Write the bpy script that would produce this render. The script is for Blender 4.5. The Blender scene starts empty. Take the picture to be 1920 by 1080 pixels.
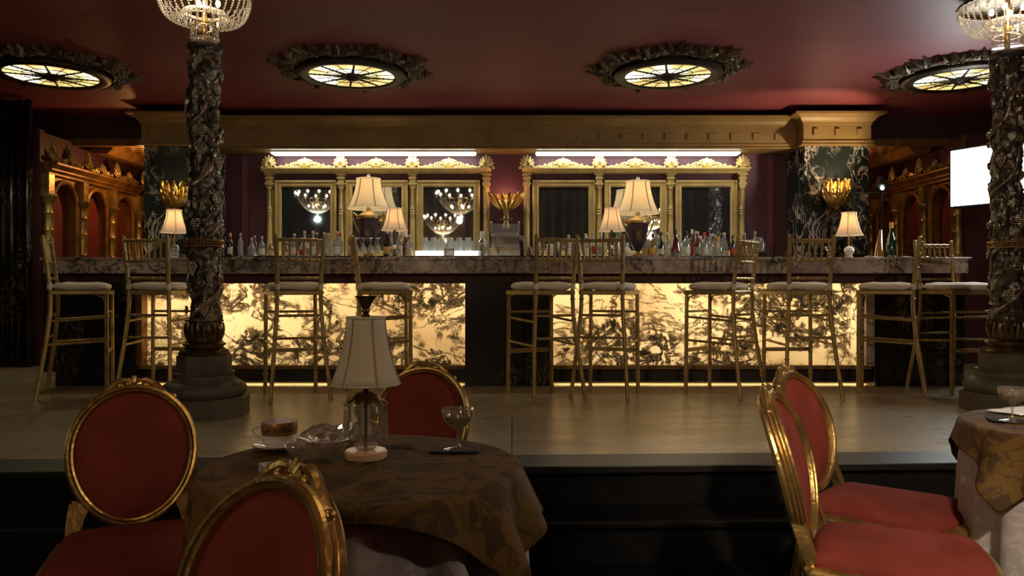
import bpy, math, random
from mathutils import Vector, Matrix, noise

random.seed(7)
PI = math.pi
SC = bpy.context.scene
COL = SC.collection

# ------------------------------------------------------------------ camera / frame
F, XC, YH, H = 1450.0, 960.0, 540.0, 0.823      # focal length in px, principal column, horizon row, eye height over the bar platform
cam_d = bpy.data.cameras.new('camera')
cam_d.sensor_width = 36.0
cam_d.lens = 36.0 * F / 1920.0
cam_d.clip_start = 0.05
cam_d.clip_end = 100
cam_d.dof.use_dof = False
cam = bpy.data.objects.new('camera', cam_d)
cam.location = (0, 0, H)
cam.rotation_euler = (PI / 2, 0, 0)
COL.objects.link(cam)
SC.camera = cam

SC.view_settings.view_transform = 'Standard'
SC.view_settings.look = 'None'
SC.view_settings.exposure = 0.0
SC.view_settings.gamma = 1.0
SC.view_settings.use_curve_mapping = False

world = bpy.data.worlds.new('world')
SC.world = world
world.use_nodes = True
world.node_tree.nodes['Background'].inputs[0].default_value = (0.012, 0.009, 0.009, 1)
world.node_tree.nodes['Background'].inputs[1].default_value = 0.3

def lamp(name, kind, loc, energy, color, size=0.1, rot=None, **kw):
    d = bpy.data.lights.new(name, kind)
    d.energy = energy
    d.color = color
    if kind == 'POINT' or kind == 'SPOT':
        d.shadow_soft_size = size
    if kind == 'AREA':
        d.size = size
    for k, v in kw.items():
        setattr(d, k, v)
    o = bpy.data.objects.new(name, d)
    o.location = loc
    if rot: o.rotation_euler = rot
    COL.objects.link(o)
    return o

WARM = (1.0, 0.72, 0.42)
# light of the hall's chandeliers over the tables (the fittings are built further down)
lamp('chandelier_light', 'POINT', (-1.14, 1.1, 2.28), 6, (1.0, 0.78, 0.5), 0.06)
lamp('chandelier_light', 'POINT', (2.95, 1.35, 1.93), 70, (1.0, 0.80, 0.58), 0.06)
lamp('chandelier_light', 'POINT', (-4.6, -0.4, 2.45), 28, (0.80, 0.97, 0.80), 0.06)
lamp('chandelier_light', 'POINT', (-1.8, -2.3, 2.05), 60, WARM, 0.06)
# added unseen spot over the camera, brightening table and chairs beside the far column
lamp('added_spot', 'SPOT', (0.9, -0.6, 2.5), 430, (1.0, 0.82, 0.62), 0.10, (Vector((1.55, 2.5, -0.1)) - Vector((0.9, -0.6, 2.5))).to_track_quat('-Z', 'Y').to_euler(), spot_size=math.radians(40), spot_blend=0.7)
# light of the crystal capitals
lamp('capital_light', 'POINT', (-2.0, 4.95, 2.66), 4, (1.0, 0.85, 0.7), 0.04)
lamp('capital_light', 'POINT', (3.33, 5.12, 2.66), 5, (1.0, 0.88, 0.75), 0.04)
# warm light hidden in the ceilings of the two side arcades
lamp('arcade_light', 'POINT', (-4.30, 9.25, 2.18), 20, (1.0, 0.50, 0.16), 0.05)
lamp('arcade_light', 'POINT', (4.15, 9.4, 2.18), 5, (1.0, 0.50, 0.18), 0.05)

def P(x, y, D):
    """world point seen at pixel x, y at depth D"""
    return Vector(((x - XC) * D / F, D, H - (y - YH) * D / F))

# ------------------------------------------------------------------ node helpers
def new_mat(name):
    m = bpy.data.materials.new(name)
    m.use_nodes = True
    nt = m.node_tree
    return m, nt, nt.nodes['Principled BSDF']

def nd(nt, t, **kw):
    n = nt.nodes.new(t)
    for k, v in kw.items():
        if k in ('operation', 'blend_type', 'data_type', 'noise_dimensions', 'wave_type', 'bands_direction', 'feature', 'distance', 'wave_profile'):
            setattr(n, k, v)
        else:
            n.inputs[k.replace('_', ' ')].default_value = v
    return n

def coords(nt, scale=(1, 1, 1), rot=(0, 0, 0), kind='Object'):
    tc = nt.nodes.new('ShaderNodeTexCoord')
    mp = nt.nodes.new('ShaderNodeMapping')
    mp.inputs['Scale'].default_value = scale
    mp.inputs['Rotation'].default_value = rot
    nt.links.new(tc.outputs[kind], mp.inputs[0])
    return mp.outputs[0]

def noise_f(nt, vec, scale=5, detail=4, rough=0.55, dist=0.0):
    n = nd(nt, 'ShaderNodeTexNoise', Scale=scale, Detail=detail, Roughness=rough, Distortion=dist)
    nt.links.new(vec, n.inputs['Vector'])
    return n.outputs[0]

def ramp(nt, fac, stops, interp='LINEAR'):
    r = nt.nodes.new('ShaderNodeValToRGB')
    r.color_ramp.interpolation = interp
    e = r.color_ramp.elements
    while len(e) < len(stops): e.new(0.5)
    for i, (p, c) in enumerate(stops):
        e[i].position = p
        e[i].color = (c[0], c[1], c[2], 1) if isinstance(c, (tuple, list)) else (c, c, c, 1)
    nt.links.new(fac, r.inputs[0])
    return r.outputs[0]

def math_n(nt, op, a, b=None):
    n = nt.nodes.new('ShaderNodeMath'); n.operation = op
    for i, v in enumerate((a, b)):
        if v is None: continue
        if isinstance(v, (int, float)): n.inputs[i].default_value = v
        else: nt.links.new(v, n.inputs[i])
    return n.outputs[0]

def mix_c(nt, fac, a, b, mode='MIX'):
    n = nt.nodes.new('ShaderNodeMix'); n.data_type = 'RGBA'; n.blend_type = mode
    for s, v in ((n.inputs[0], fac), (n.inputs[6], a), (n.inputs[7], b)):
        if isinstance(v, (int, float)): s.default_value = v
        elif isinstance(v, tuple): s.default_value = (v[0], v[1], v[2], 1)
        else: nt.links.new(v, s)
    return n.outputs[2]

def bump(nt, bs, h, strength=0.3, dist=0.01):
    b = nt.nodes.new('ShaderNodeBump')
    b.inputs['Strength'].default_value = strength
    b.inputs['Distance'].default_value = dist
    nt.links.new(h, b.inputs['Height'])
    nt.links.new(b.outputs[0], bs.inputs['Normal'])

def veins(nt, vec, scale, width, dist=1.2, detail=6):
    f = noise_f(nt, vec, scale, detail, 0.6, dist)
    a = math_n(nt, 'ABSOLUTE', math_n(nt, 'SUBTRACT', f, 0.5))
    return ramp(nt, a, [(0.0, 1.0), (width, 0.0)])

M = {}
def simple(name, col, rough=0.5, metal=0.0, var=0.0, vscale=8, bmp=0.0, bscale=30, sheen=0.0, coat=0.0, emit=None, es=0.0, spec=0.5, dark=None, stretch=(1, 1, 1)):
    m, nt, b = new_mat(name)
    b.inputs['Base Color'].default_value = (*col, 1)
    b.inputs['Roughness'].default_value = rough
    b.inputs['Metallic'].default_value = metal
    b.inputs['Specular IOR Level'].default_value = spec
    if sheen:
        b.inputs['Sheen Weight'].default_value = sheen
        b.inputs['Sheen Roughness'].default_value = 0.4
    if coat: b.inputs['Coat Weight'].default_value = coat
    v = coords(nt, stretch)
    if var:
        d = dark or tuple(c * (1 - var) for c in col)
        n = noise_f(nt, v, vscale, 5)
        nt.links.new(ramp(nt, n, [(0.35, d), (0.68, col)]), b.inputs['Base Color'])
    if bmp:
        bump(nt, b, noise_f(nt, v, bscale, 5), bmp, 0.01)
    if emit:
        b.inputs['Emission Color'].default_value = (*emit, 1)
        b.inputs['Emission Strength'].default_value = es
    M[name] = m
    return m

simple('stool_gold', (0.50, 0.36, 0.14), 0.38, 0.55, 0.35, 12, 0.08, 60)
simple('gold', (0.62, 0.40, 0.13), 0.32, 0.85, 0.45, 14, 0.25, 40)
simple('gold_leaf', (0.55, 0.38, 0.14), 0.34, 0.7, 0.5, 10, 0.3, 30)
simple('gilt_paint', (0.64, 0.49, 0.20), 0.45, 0.15, 0.3, 9, 0.25, 25)
simple('cornice_paint', (0.29, 0.175, 0.055), 0.5, 0.1, 0.25, 3, 0.12, 12)
simple('sconce_gold', (0.85, 0.52, 0.14), 0.25, 0.9, 0.2, 8)
simple('bronze', (0.17, 0.14, 0.11), 0.26, 0.7, 0.7, 18, 0.5, 40)
simple('bronze_highlit', (0.50, 0.41, 0.32), 0.22, 0.75, 0.6, 22, 0.5, 40)  # column bronze lightened, painting highlights onto the raised relief
simple('brass', (0.75, 0.52, 0.22), 0.25, 1.0, 0.2, 10)
simple('dark_brass', (0.16, 0.10, 0.045), 0.35, 0.9, 0.4, 20, 0.2, 40)
simple('iron', (0.05, 0.038, 0.028), 0.4, 0.6, 0.4, 15, 0.3, 40)
simple('medallion_bronze', (0.20, 0.145, 0.095), 0.38, 0.45, 0.6, 15, 0.6, 40)
simple('stone_column', (0.12, 0.10, 0.07), 0.55, 0.1, 0.45, 6, 0.3, 25)
simple('velvet', (0.20, 0.038, 0.026), 0.85, 0.0, 0.35, 5, 0.05, 200, sheen=0.0, spec=0.08)
simple('cushion_cloth', (0.82, 0.75, 0.62), 0.85, 0.0, 0.15, 12, 0.4, 25)
simple('black_wood', (0.012, 0.009, 0.006), 0.42, 0, 0.3, 4)
simple('step_black', (0.006, 0.0055, 0.005), 0.65, 0, 0.5, 10, 0.1, 30, spec=0.15)
simple('black_plastic', (0.01, 0.01, 0.011), 0.4)
simple('black_cloth', (0.012, 0.012, 0.014), 0.7, bmp=0.3, bscale=80)
simple('maroon_paint', (0.07, 0.018, 0.02), 0.6, 0, 0.2, 3)
simple('maroon_trim', (0.16, 0.04, 0.055), 0.5, 0, 0.15, 3)
simple('white_paper', (0.75, 0.74, 0.72), 0.7)
simple('porcelain', (0.78, 0.72, 0.70), 0.15, coat=0.4)
simple('onyx', (0.75, 0.62, 0.48), 0.2, 0, 0.45, 9, coat=0.3, dark=(0.55, 0.28, 0.14), stretch=(1, 1, 6))
simple('shade_white', (0.86, 0.80, 0.68), 0.8, bmp=0.1, bscale=60)
simple('seam', (0.38, 0.27, 0.16), 0.8)
simple('plum_glaze', (0.06, 0.03, 0.045), 0.2, coat=0.5)
simple('steel', (0.55, 0.58, 0.62), 0.28, 0.9, 0.35, 20, 0.2, 40)
simple('mirror', (0.58, 0.61, 0.66), 0.018, 0.95, 0.25, 3, dark=(0.36, 0.39, 0.46))
simple('arcade_wood', (0.34, 0.16, 0.035), 0.42, 0.35, 0.5, 8, 0.4, 30)
simple('curtain', (0.13, 0.065, 0.03), 0.8, 0, 0.4, 6)
simple('cork', (0.55, 0.42, 0.25), 0.7)
simple('green_leaf', (0.03, 0.16, 0.05), 0.5)
simple('band_gold', (0.42, 0.20, 0.06), 0.3, 0.35)
simple('band_pattern', (0.30, 0.17, 0.08), 0.4, 0.1, 0.7, 90)
simple('pastry', (0.35, 0.2, 0.08), 0.7)
simple('match_box', (0.66, 0.60, 0.64), 0.4, 0, 0.35, 22, dark=(0.35, 0.30, 0.34))
simple('blue_napkin', (0.75, 0.75, 0.80), 0.7, 0, 0.3, 30, dark=(0.22, 0.25, 0.6))
for nm, c in dict(label_cream=(0.66, 0.62, 0.45), label_white=(0.75, 0.75, 0.72), label_blue=(0.30, 0.38, 0.45), label_red=(0.55, 0.03, 0.03), label_gold=(0.65, 0.42, 0.1),
                  label_grey=(0.30, 0.30, 0.30), cap_red=(0.75, 0.03, 0.02), cap_black=(0.012, 0.012, 0.012), cap_gold=(0.75, 0.42, 0.08), cap_green=(0.0, 0.28, 0.08), cap_cork=(0.55, 0.45, 0.32), cap_white=(0.8, 0.8, 0.78)).items():
    simple(nm, c, 0.4, 0, 0.25 if nm.startswith('label') else 0.0, 60)

def glass(name, tint=(1, 1, 1), gloss=0.18, body=0.10, bodycol=(0.8, 0.8, 0.8), rough=0.04, edge=0.55):
    """thin-walled glass: see-through tint + fresnel gloss + a little scattering body"""
    m = bpy.data.materials.new(name); m.use_nodes = True
    nt = m.node_tree; nt.nodes.clear()
    out = nt.nodes.new('ShaderNodeOutputMaterial')
    tr = nt.nodes.new('ShaderNodeBsdfTransparent'); tr.inputs[0].default_value = (*tint, 1)
    gl = nt.nodes.new('ShaderNodeBsdfGlossy'); gl.inputs['Roughness'].default_value = rough
    d1 = nt.nodes.new('ShaderNodeBsdfDiffuse'); d1.inputs[0].default_value = (*bodycol, 1)
    d2 = nt.nodes.new('ShaderNodeBsdfTranslucent'); d2.inputs[0].default_value = (*bodycol, 1)
    df = nt.nodes.new('ShaderNodeMixShader'); df.inputs[0].default_value = 0.55
    nt.links.new(d1.outputs[0], df.inputs[1]); nt.links.new(d2.outputs[0], df.inputs[2])
    lw = nt.nodes.new('ShaderNodeLayerWeight'); lw.inputs[0].default_value = 0.35
    f = math_n(nt, 'ADD', math_n(nt, 'MULTIPLY', lw.outputs['Facing'], edge), gloss)
    m1 = nt.nodes.new('ShaderNodeMixShader'); m1.inputs[0].default_value = body
    nt.links.new(tr.outputs[0], m1.inputs[1]); nt.links.new(df.outputs[0], m1.inputs[2])
    m2 = nt.nodes.new('ShaderNodeMixShader')
    nt.links.new(f, m2.inputs[0]); nt.links.new(m1.outputs[0], m2.inputs[1]); nt.links.new(gl.outputs[0], m2.inputs[2])
    nt.links.new(m2.outputs[0], out.inputs[0])
    M[name] = m
glass('clear_glass', (0.93, 0.95, 0.94), 0.10, 0.16)
glass('tumbler_glass', (0.9, 0.92, 0.92), 0.14, 0.34, (0.95, 0.95, 0.92))
glass('crystal', (0.93, 0.91, 0.87), 0.26, 0.13, (0.9, 0.85, 0.75), 0.02)
glass('bead_crystal', (0.8, 0.78, 0.74), 0.06, 0.72, (1.0, 0.95, 0.85), 0.08, 0.2)
glass('bottle_clear', (0.72, 0.76, 0.76), 0.16, 0.26, (0.80, 0.84, 0.82), 0.05)
glass('bottle_green', (0.02, 0.16, 0.05), 0.12, 0.35, (0.01, 0.12, 0.03))
glass('bottle_dark', (0.02, 0.02, 0.015), 0.12, 0.5, (0.01, 0.012, 0.008))
glass('bottle_amber', (0.45, 0.16, 0.03), 0.15, 0.3, (0.35, 0.12, 0.02))
glass('bottle_yellow', (0.75, 0.5, 0.12), 0.15, 0.3, (0.6, 0.38, 0.08))
glass('bottle_rose', (0.5, 0.2, 0.15), 0.15, 0.3, (0.35, 0.12, 0.1))
glass('wine', (0.85, 0.78, 0.50), 0.15, 0.14, (0.75, 0.65, 0.35))
glass('cellophane', (0.9, 0.9, 0.9), 0.28, 0.06, (0.7, 0.7, 0.7), 0.03)

def emis(name, col, s):
    m = bpy.data.materials.new(name); m.use_nodes = True
    nt = m.node_tree; nt.nodes.clear()
    out = nt.nodes.new('ShaderNodeOutputMaterial')
    e = nt.nodes.new('ShaderNodeEmission'); e.inputs[0].default_value = (*col, 1); e.inputs[1].default_value = s
    nt.links.new(e.outputs[0], out.inputs[0])
    M[name] = m
    return m, nt, e
emis('tube_light', (1.0, 1.0, 0.84), 12.0)
emis('glow_riser', (1.0, 0.97, 0.88), 1.3)
emis('added_backlight', (1.0, 0.86, 0.62), 3.5)
emis('bulb', (1.0, 0.78, 0.45), 30.0)
emis('softbox_face', (0.93, 1.0, 1.0), 24.0)
emis('spot_lens', (0.9, 1.0, 1.0), 12.0)
emis('led_strip', (1.0, 0.64, 0.26), 16.0)

def lit_shade(name, col, s, base):
    m = bpy.data.materials.new(name); m.use_nodes = True
    nt = m.node_tree; nt.nodes.clear()
    out = nt.nodes.new('ShaderNodeOutputMaterial')
    a = nt.nodes.new('ShaderNodeBsdfDiffuse'); a.inputs[0].default_value = (*base, 1)
    t = nt.nodes.new('ShaderNodeBsdfTranslucent'); t.inputs[0].default_value = (*col, 1)
    x = nt.nodes.new('ShaderNodeMixShader'); x.inputs[0].default_value = 0.5
    nt.links.new(a.outputs[0], x.inputs[1]); nt.links.new(t.outputs[0], x.inputs[2])
    e = nt.nodes.new('ShaderNodeEmission'); e.inputs[0].default_value = (*col, 1); e.inputs[1].default_value = s
    d = nt.nodes.new('ShaderNodeAddShader'); nt.links.new(x.outputs[0], d.inputs[0]); nt.links.new(e.outputs[0], d.inputs[1])
    nt.links.new(d.outputs[0], out.inputs[0])
    M[name] = m
lit_shade('shade_lit', (1.0, 0.84, 0.54), 0.16, (0.60, 0.55, 0.42))
lit_shade('shade_cloth', (0.9, 0.82, 0.66), 0.0, (0.86, 0.80, 0.68))
lit_shade('shade_lit_small', (1.0, 0.80, 0.56), 0.14, (0.60, 0.54, 0.42))

def m_onyx_panel():
    m, nt, e = emis('lit_onyx', (1, 1, 1), 1.5)
    v = coords(nt, (1, 1, 1))
    big = ramp(nt, noise_f(nt, v, 1.7, 3, 0.55, 0.8), [(0.42, 0.0), (0.56, 1.0)])
    v1 = veins(nt, coords(nt, (0.8, 1, 1.2)), 3.0, 0.035, 1.0, 9)
    v2 = veins(nt, v, 6.5, 0.085, 0.6, 10)
    v3 = ramp(nt, noise_f(nt, v, 7.0, 9, 0.72, 0.5), [(0.52, 0.0), (0.60, 1.0)])
    d1 = math_n(nt, 'MULTIPLY', v1, math_n(nt, 'ADD', math_n(nt, 'MULTIPLY', big, 0.5), 0.45))
    d2 = math_n(nt, 'MULTIPLY', math_n(nt, 'MAXIMUM', math_n(nt, 'MULTIPLY', v2, 0.8), v3), big)
    dk = math_n(nt, 'MAXIMUM', d1, d2)
    glow = ramp(nt, noise_f(nt, v, 1.1, 2), [(0.3, (0.50, 0.27, 0.085)), (0.65, (1.0, 0.64, 0.25))])
    c1 = mix_c(nt, ramp(nt, dk, [(0.08, 0.0), (0.40, 1.0)]), glow, (0.20, 0.105, 0.035))
    c = mix_c(nt, ramp(nt, dk, [(0.35, 0.0), (0.80, 1.0)]), c1, (0.018, 0.012, 0.005))
    # backlight falloff painted into the glow colour: brighter towards the top
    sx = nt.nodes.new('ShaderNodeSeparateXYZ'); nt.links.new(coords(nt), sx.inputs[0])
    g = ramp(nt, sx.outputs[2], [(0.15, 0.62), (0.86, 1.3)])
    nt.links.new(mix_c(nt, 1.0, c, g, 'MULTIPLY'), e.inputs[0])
m_onyx_panel()

def m_black_marble():
    m, nt, b = new_mat('black_marble')
    v = coords(nt, (1, 1, 0.6))
    mask = ramp(nt, noise_f(nt, v, 2.2, 2), [(0.41, 0.0), (0.56, 1.0)])
    vv = math_n(nt, 'MULTIPLY', veins(nt, v, 3.6, 0.030, 2.2, 8), mask)
    v2 = math_n(nt, 'MULTIPLY', ramp(nt, noise_f(nt, v, 16, 6, 0.7, 1.0), [(0.62, 0.0), (0.70, 0.7)]), mask)
    c = mix_c(nt, math_n(nt, 'MAXIMUM', vv, v2), (0.012, 0.016, 0.014), (0.62, 0.52, 0.45))
    nt.links.new(c, b.inputs['Base Color'])
    b.inputs['Roughness'].default_value = 0.22
    M['black_marble'] = m
m_black_marble()

def m_dark_marble2():
    m, nt, b = new_mat('front_marble')
    v = coords(nt, (1, 1, 0.6))
    mask = ramp(nt, noise_f(nt, v, 2.4, 2), [(0.50, 0.0), (0.66, 1.0)])
    vv = math_n(nt, 'MULTIPLY', veins(nt, v, 6.0, 0.02, 2.2, 8), mask)
    c = mix_c(nt, vv, (0.008, 0.007, 0.006), (0.30, 0.21, 0.12))
    nt.links.new(c, b.inputs['Base Color'])
    b.inputs['Roughness'].default_value = 0.25
    M['front_marble'] = m
m_dark_marble2()

def m_slab():
    m, nt, b = new_mat('grey_marble')
    v = coords(nt, (1, 1, 1))
    mask = ramp(nt, noise_f(nt, v, 1.8, 3, 0.5, 0.5), [(0.40, 0.25), (0.56, 1.0)])
    d = math_n(nt, 'MULTIPLY', math_n(nt, 'MAXIMUM', veins(nt, v, 5.5, 0.05, 1.5, 8), ramp(nt, noise_f(nt, v, 10, 7, 0.7, 1.0), [(0.5, 0.0), (0.62, 1.0)])), mask)
    base = ramp(nt, noise_f(nt, v, 3.0, 4), [(0.3, (0.36, 0.27, 0.24)), (0.7, (0.62, 0.52, 0.46))])
    c = mix_c(nt, d, base, (0.025, 0.025, 0.022))
    nt.links.new(c, b.inputs['Base Color'])
    b.inputs['Roughness'].default_value = 0.25
    M['grey_marble'] = m
m_slab()

def m_floor():
    m, nt, b = new_mat('floor_board')
    v = coords(nt, (1, 1, 1))
    vs = coords(nt, (0.8, 3.0, 1))
    st = noise_f(nt, vs, 2.2, 8, 0.65, 0.4)
    pt = noise_f(nt, v, 0.9, 4, 0.6, 0.2)
    c1 = ramp(nt, st, [(0.30, (0.30, 0.24, 0.15)), (0.55, (0.45, 0.37, 0.245)), (0.75, (0.58, 0.50, 0.36))])
    c2 = mix_c(nt, ramp(nt, pt, [(0.35, 0.55), (0.65, 0.0)]), c1, (0.28, 0.245, 0.18))
    br = nt.nodes.new('ShaderNodeTexBrick')
    br.inputs['Scale'].default_value = 1.0
    br.inputs['Mortar Size'].default_value = 0.004
    br.inputs['Brick Width'].default_value = 2.44
    br.inputs['Row Height'].default_value = 1.22
    br.inputs['Color1'].default_value = br.inputs['Color2'].default_value = (1, 1, 1, 1)
    br.inputs['Mortar'].default_value = (0.25, 0.22, 0.18, 1)
    mp = coords(nt, (1, 1, 1)); nt.links.new(mp, br.inputs['Vector'])
    br2 = nt.nodes.new('ShaderNodeTexBrick')
    br2.inputs['Scale'].default_value = 1.0
    br2.inputs['Mortar Size'].default_value = 0.0025
    br2.inputs['Brick Width'].default_value = 0.45
    br2.inputs['Row Height'].default_value = 0.15
    br2.inputs['Color1'].default_value = (0.94, 0.94, 0.94, 1); br2.inputs['Color2'].default_value = (1, 1, 1, 1)
    br2.inputs['Mortar'].default_value = (0.72, 0.70, 0.66, 1)
    mp2 = coords(nt, (1, 1, 1), (0, 0, PI / 4)); nt.links.new(mp2, br2.inputs['Vector'])
    c3 = mix_c(nt, 1.0, c2, br.outputs[0], 'MULTIPLY')
    c4 = mix_c(nt, 0.8, c3, br2.outputs[0], 'MULTIPLY')
    nt.links.new(c4, b.inputs['Base Color'])
    nt.links.new(ramp(nt, st, [(0.3, 0.36), (0.7, 0.24)]), b.inputs['Roughness'])
    bump(nt, b, noise_f(nt, v, 60, 4), 0.06, 0.004)
    M['floor_board'] = m
m_floor()

def m_ceiling():
    m, nt, b = new_mat('ceiling_paint')
    v = coords(nt, (1, 1, 1))
    c = ramp(nt, noise_f(nt, coords(nt, (0.5, 1.6, 1)), 1.5, 5, 0.6), [(0.3, (0.185, 0.034, 0.042)), (0.7, (0.235, 0.048, 0.056))])
    sp = ramp(nt, noise_f(nt, v, 7.0, 3, 0.5, 0.3), [(0.755, 0.0), (0.77, 1.0)])
    c2 = mix_c(nt, math_n(nt, 'MULTIPLY', sp, 0.5), c, (0.40, 0.33, 0.30))
    nt.links.new(c2, b.inputs['Base Color'])
    b.inputs['Roughness'].default_value = 0.55
    bump(nt, b, noise_f(nt, coords(nt, (1, 3, 1)), 3, 4), 0.25, 0.02)
    M['ceiling_paint'] = m
m_ceiling()

def m_wall():
    m, nt, b = new_mat('plum_wall')
    c = ramp(nt, noise_f(nt, coords(nt), 2.0, 4), [(0.3, (0.080, 0.024, 0.045)), (0.7, (0.105, 0.033, 0.058))])
    nt.links.new(c, b.inputs['Base Color'])
    b.inputs['Roughness'].default_value = 0.55
    M['plum_wall'] = m
m_wall()

def m_damask(name, c1, c2, scale=9, rough=0.7, bs=0.2, sheen=0.1):
    m, nt, b = new_mat(name)
    v = coords(nt)
    a = ramp(nt, noise_f(nt, v, scale, 3, 0.5, 2.4), [(0.52, 0.0), (0.55, 1.0)])
    e = veins(nt, v, scale * 0.7, 0.03, 2.5, 3)
    w = math_n(nt, 'MAXIMUM', math_n(nt, 'MULTIPLY', a, 0.8), math_n(nt, 'MULTIPLY', e, 0.7))
    nt.links.new(mix_c(nt, w, c1, c2), b.inputs['Base Color'])
    b.inputs['Roughness'].default_value = rough
    b.inputs['Sheen Weight'].default_value = sheen
    b.inputs['Specular IOR Level'].default_value = 0.2
    bump(nt, b, w, bs, 0.003)
    M[name] = m
m_damask('gold_brocade', (0.12, 0.063, 0.014), (0.040, 0.022, 0.009), 5.5, 0.7, 0.3, 0.0)
m_damask('silver_damask', (0.38, 0.33, 0.32), (0.46, 0.42, 0.41), 14, 0.6, 0.2)
m_damask('red_damask', (0.20, 0.030, 0.022), (0.11, 0.014, 0.014), 22, 0.6, 0.2)

def m_medallion_glass():
    m, nt, e = emis('leaded_glass', (1, 1, 1), 1.7)
    v = coords(nt)
    f = noise_f(nt, v, 3.2, 2, 0.5, 0.2)
    c = ramp(nt, f, [(0.36, (0.52, 0.36, 0.11)), (0.50, (0.80, 0.64, 0.26)), (0.58, (1.4, 1.25, 0.8)), (0.66, (2.2, 2.1, 1.7))])  # pane tints, with hot spots of bulbs behind painted into the glow
    nt.links.new(c, e.inputs[0])
m_medallion_glass()

def m_coffer():
    m, nt, b = new_mat('carved_lattice')
    br = nt.nodes.new('ShaderNodeTexBrick')
    br.inputs['Scale'].default_value = 1.0
    br.inputs['Mortar Size'].default_value = 0.02
    br.inputs['Brick Width'].default_value = 0.13
    br.inputs['Row Height'].default_value = 0.13
    br.offset = 0.5
    br.inputs['Color1'].default_value = (0.02, 0.008, 0.004, 1); br.inputs['Color2'].default_value = (0.04, 0.015, 0.006, 1)
    br.inputs['Mortar'].default_value = (0.30, 0.15, 0.04, 1)
    nt.links.new(coords(nt), br.inputs['Vector'])
    nt.links.new(br.outputs[0], b.inputs['Base Color'])
    bump(nt, b, br.outputs['Fac'], 0.6, 0.02)
    M['carved_lattice'] = m
m_coffer()

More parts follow.
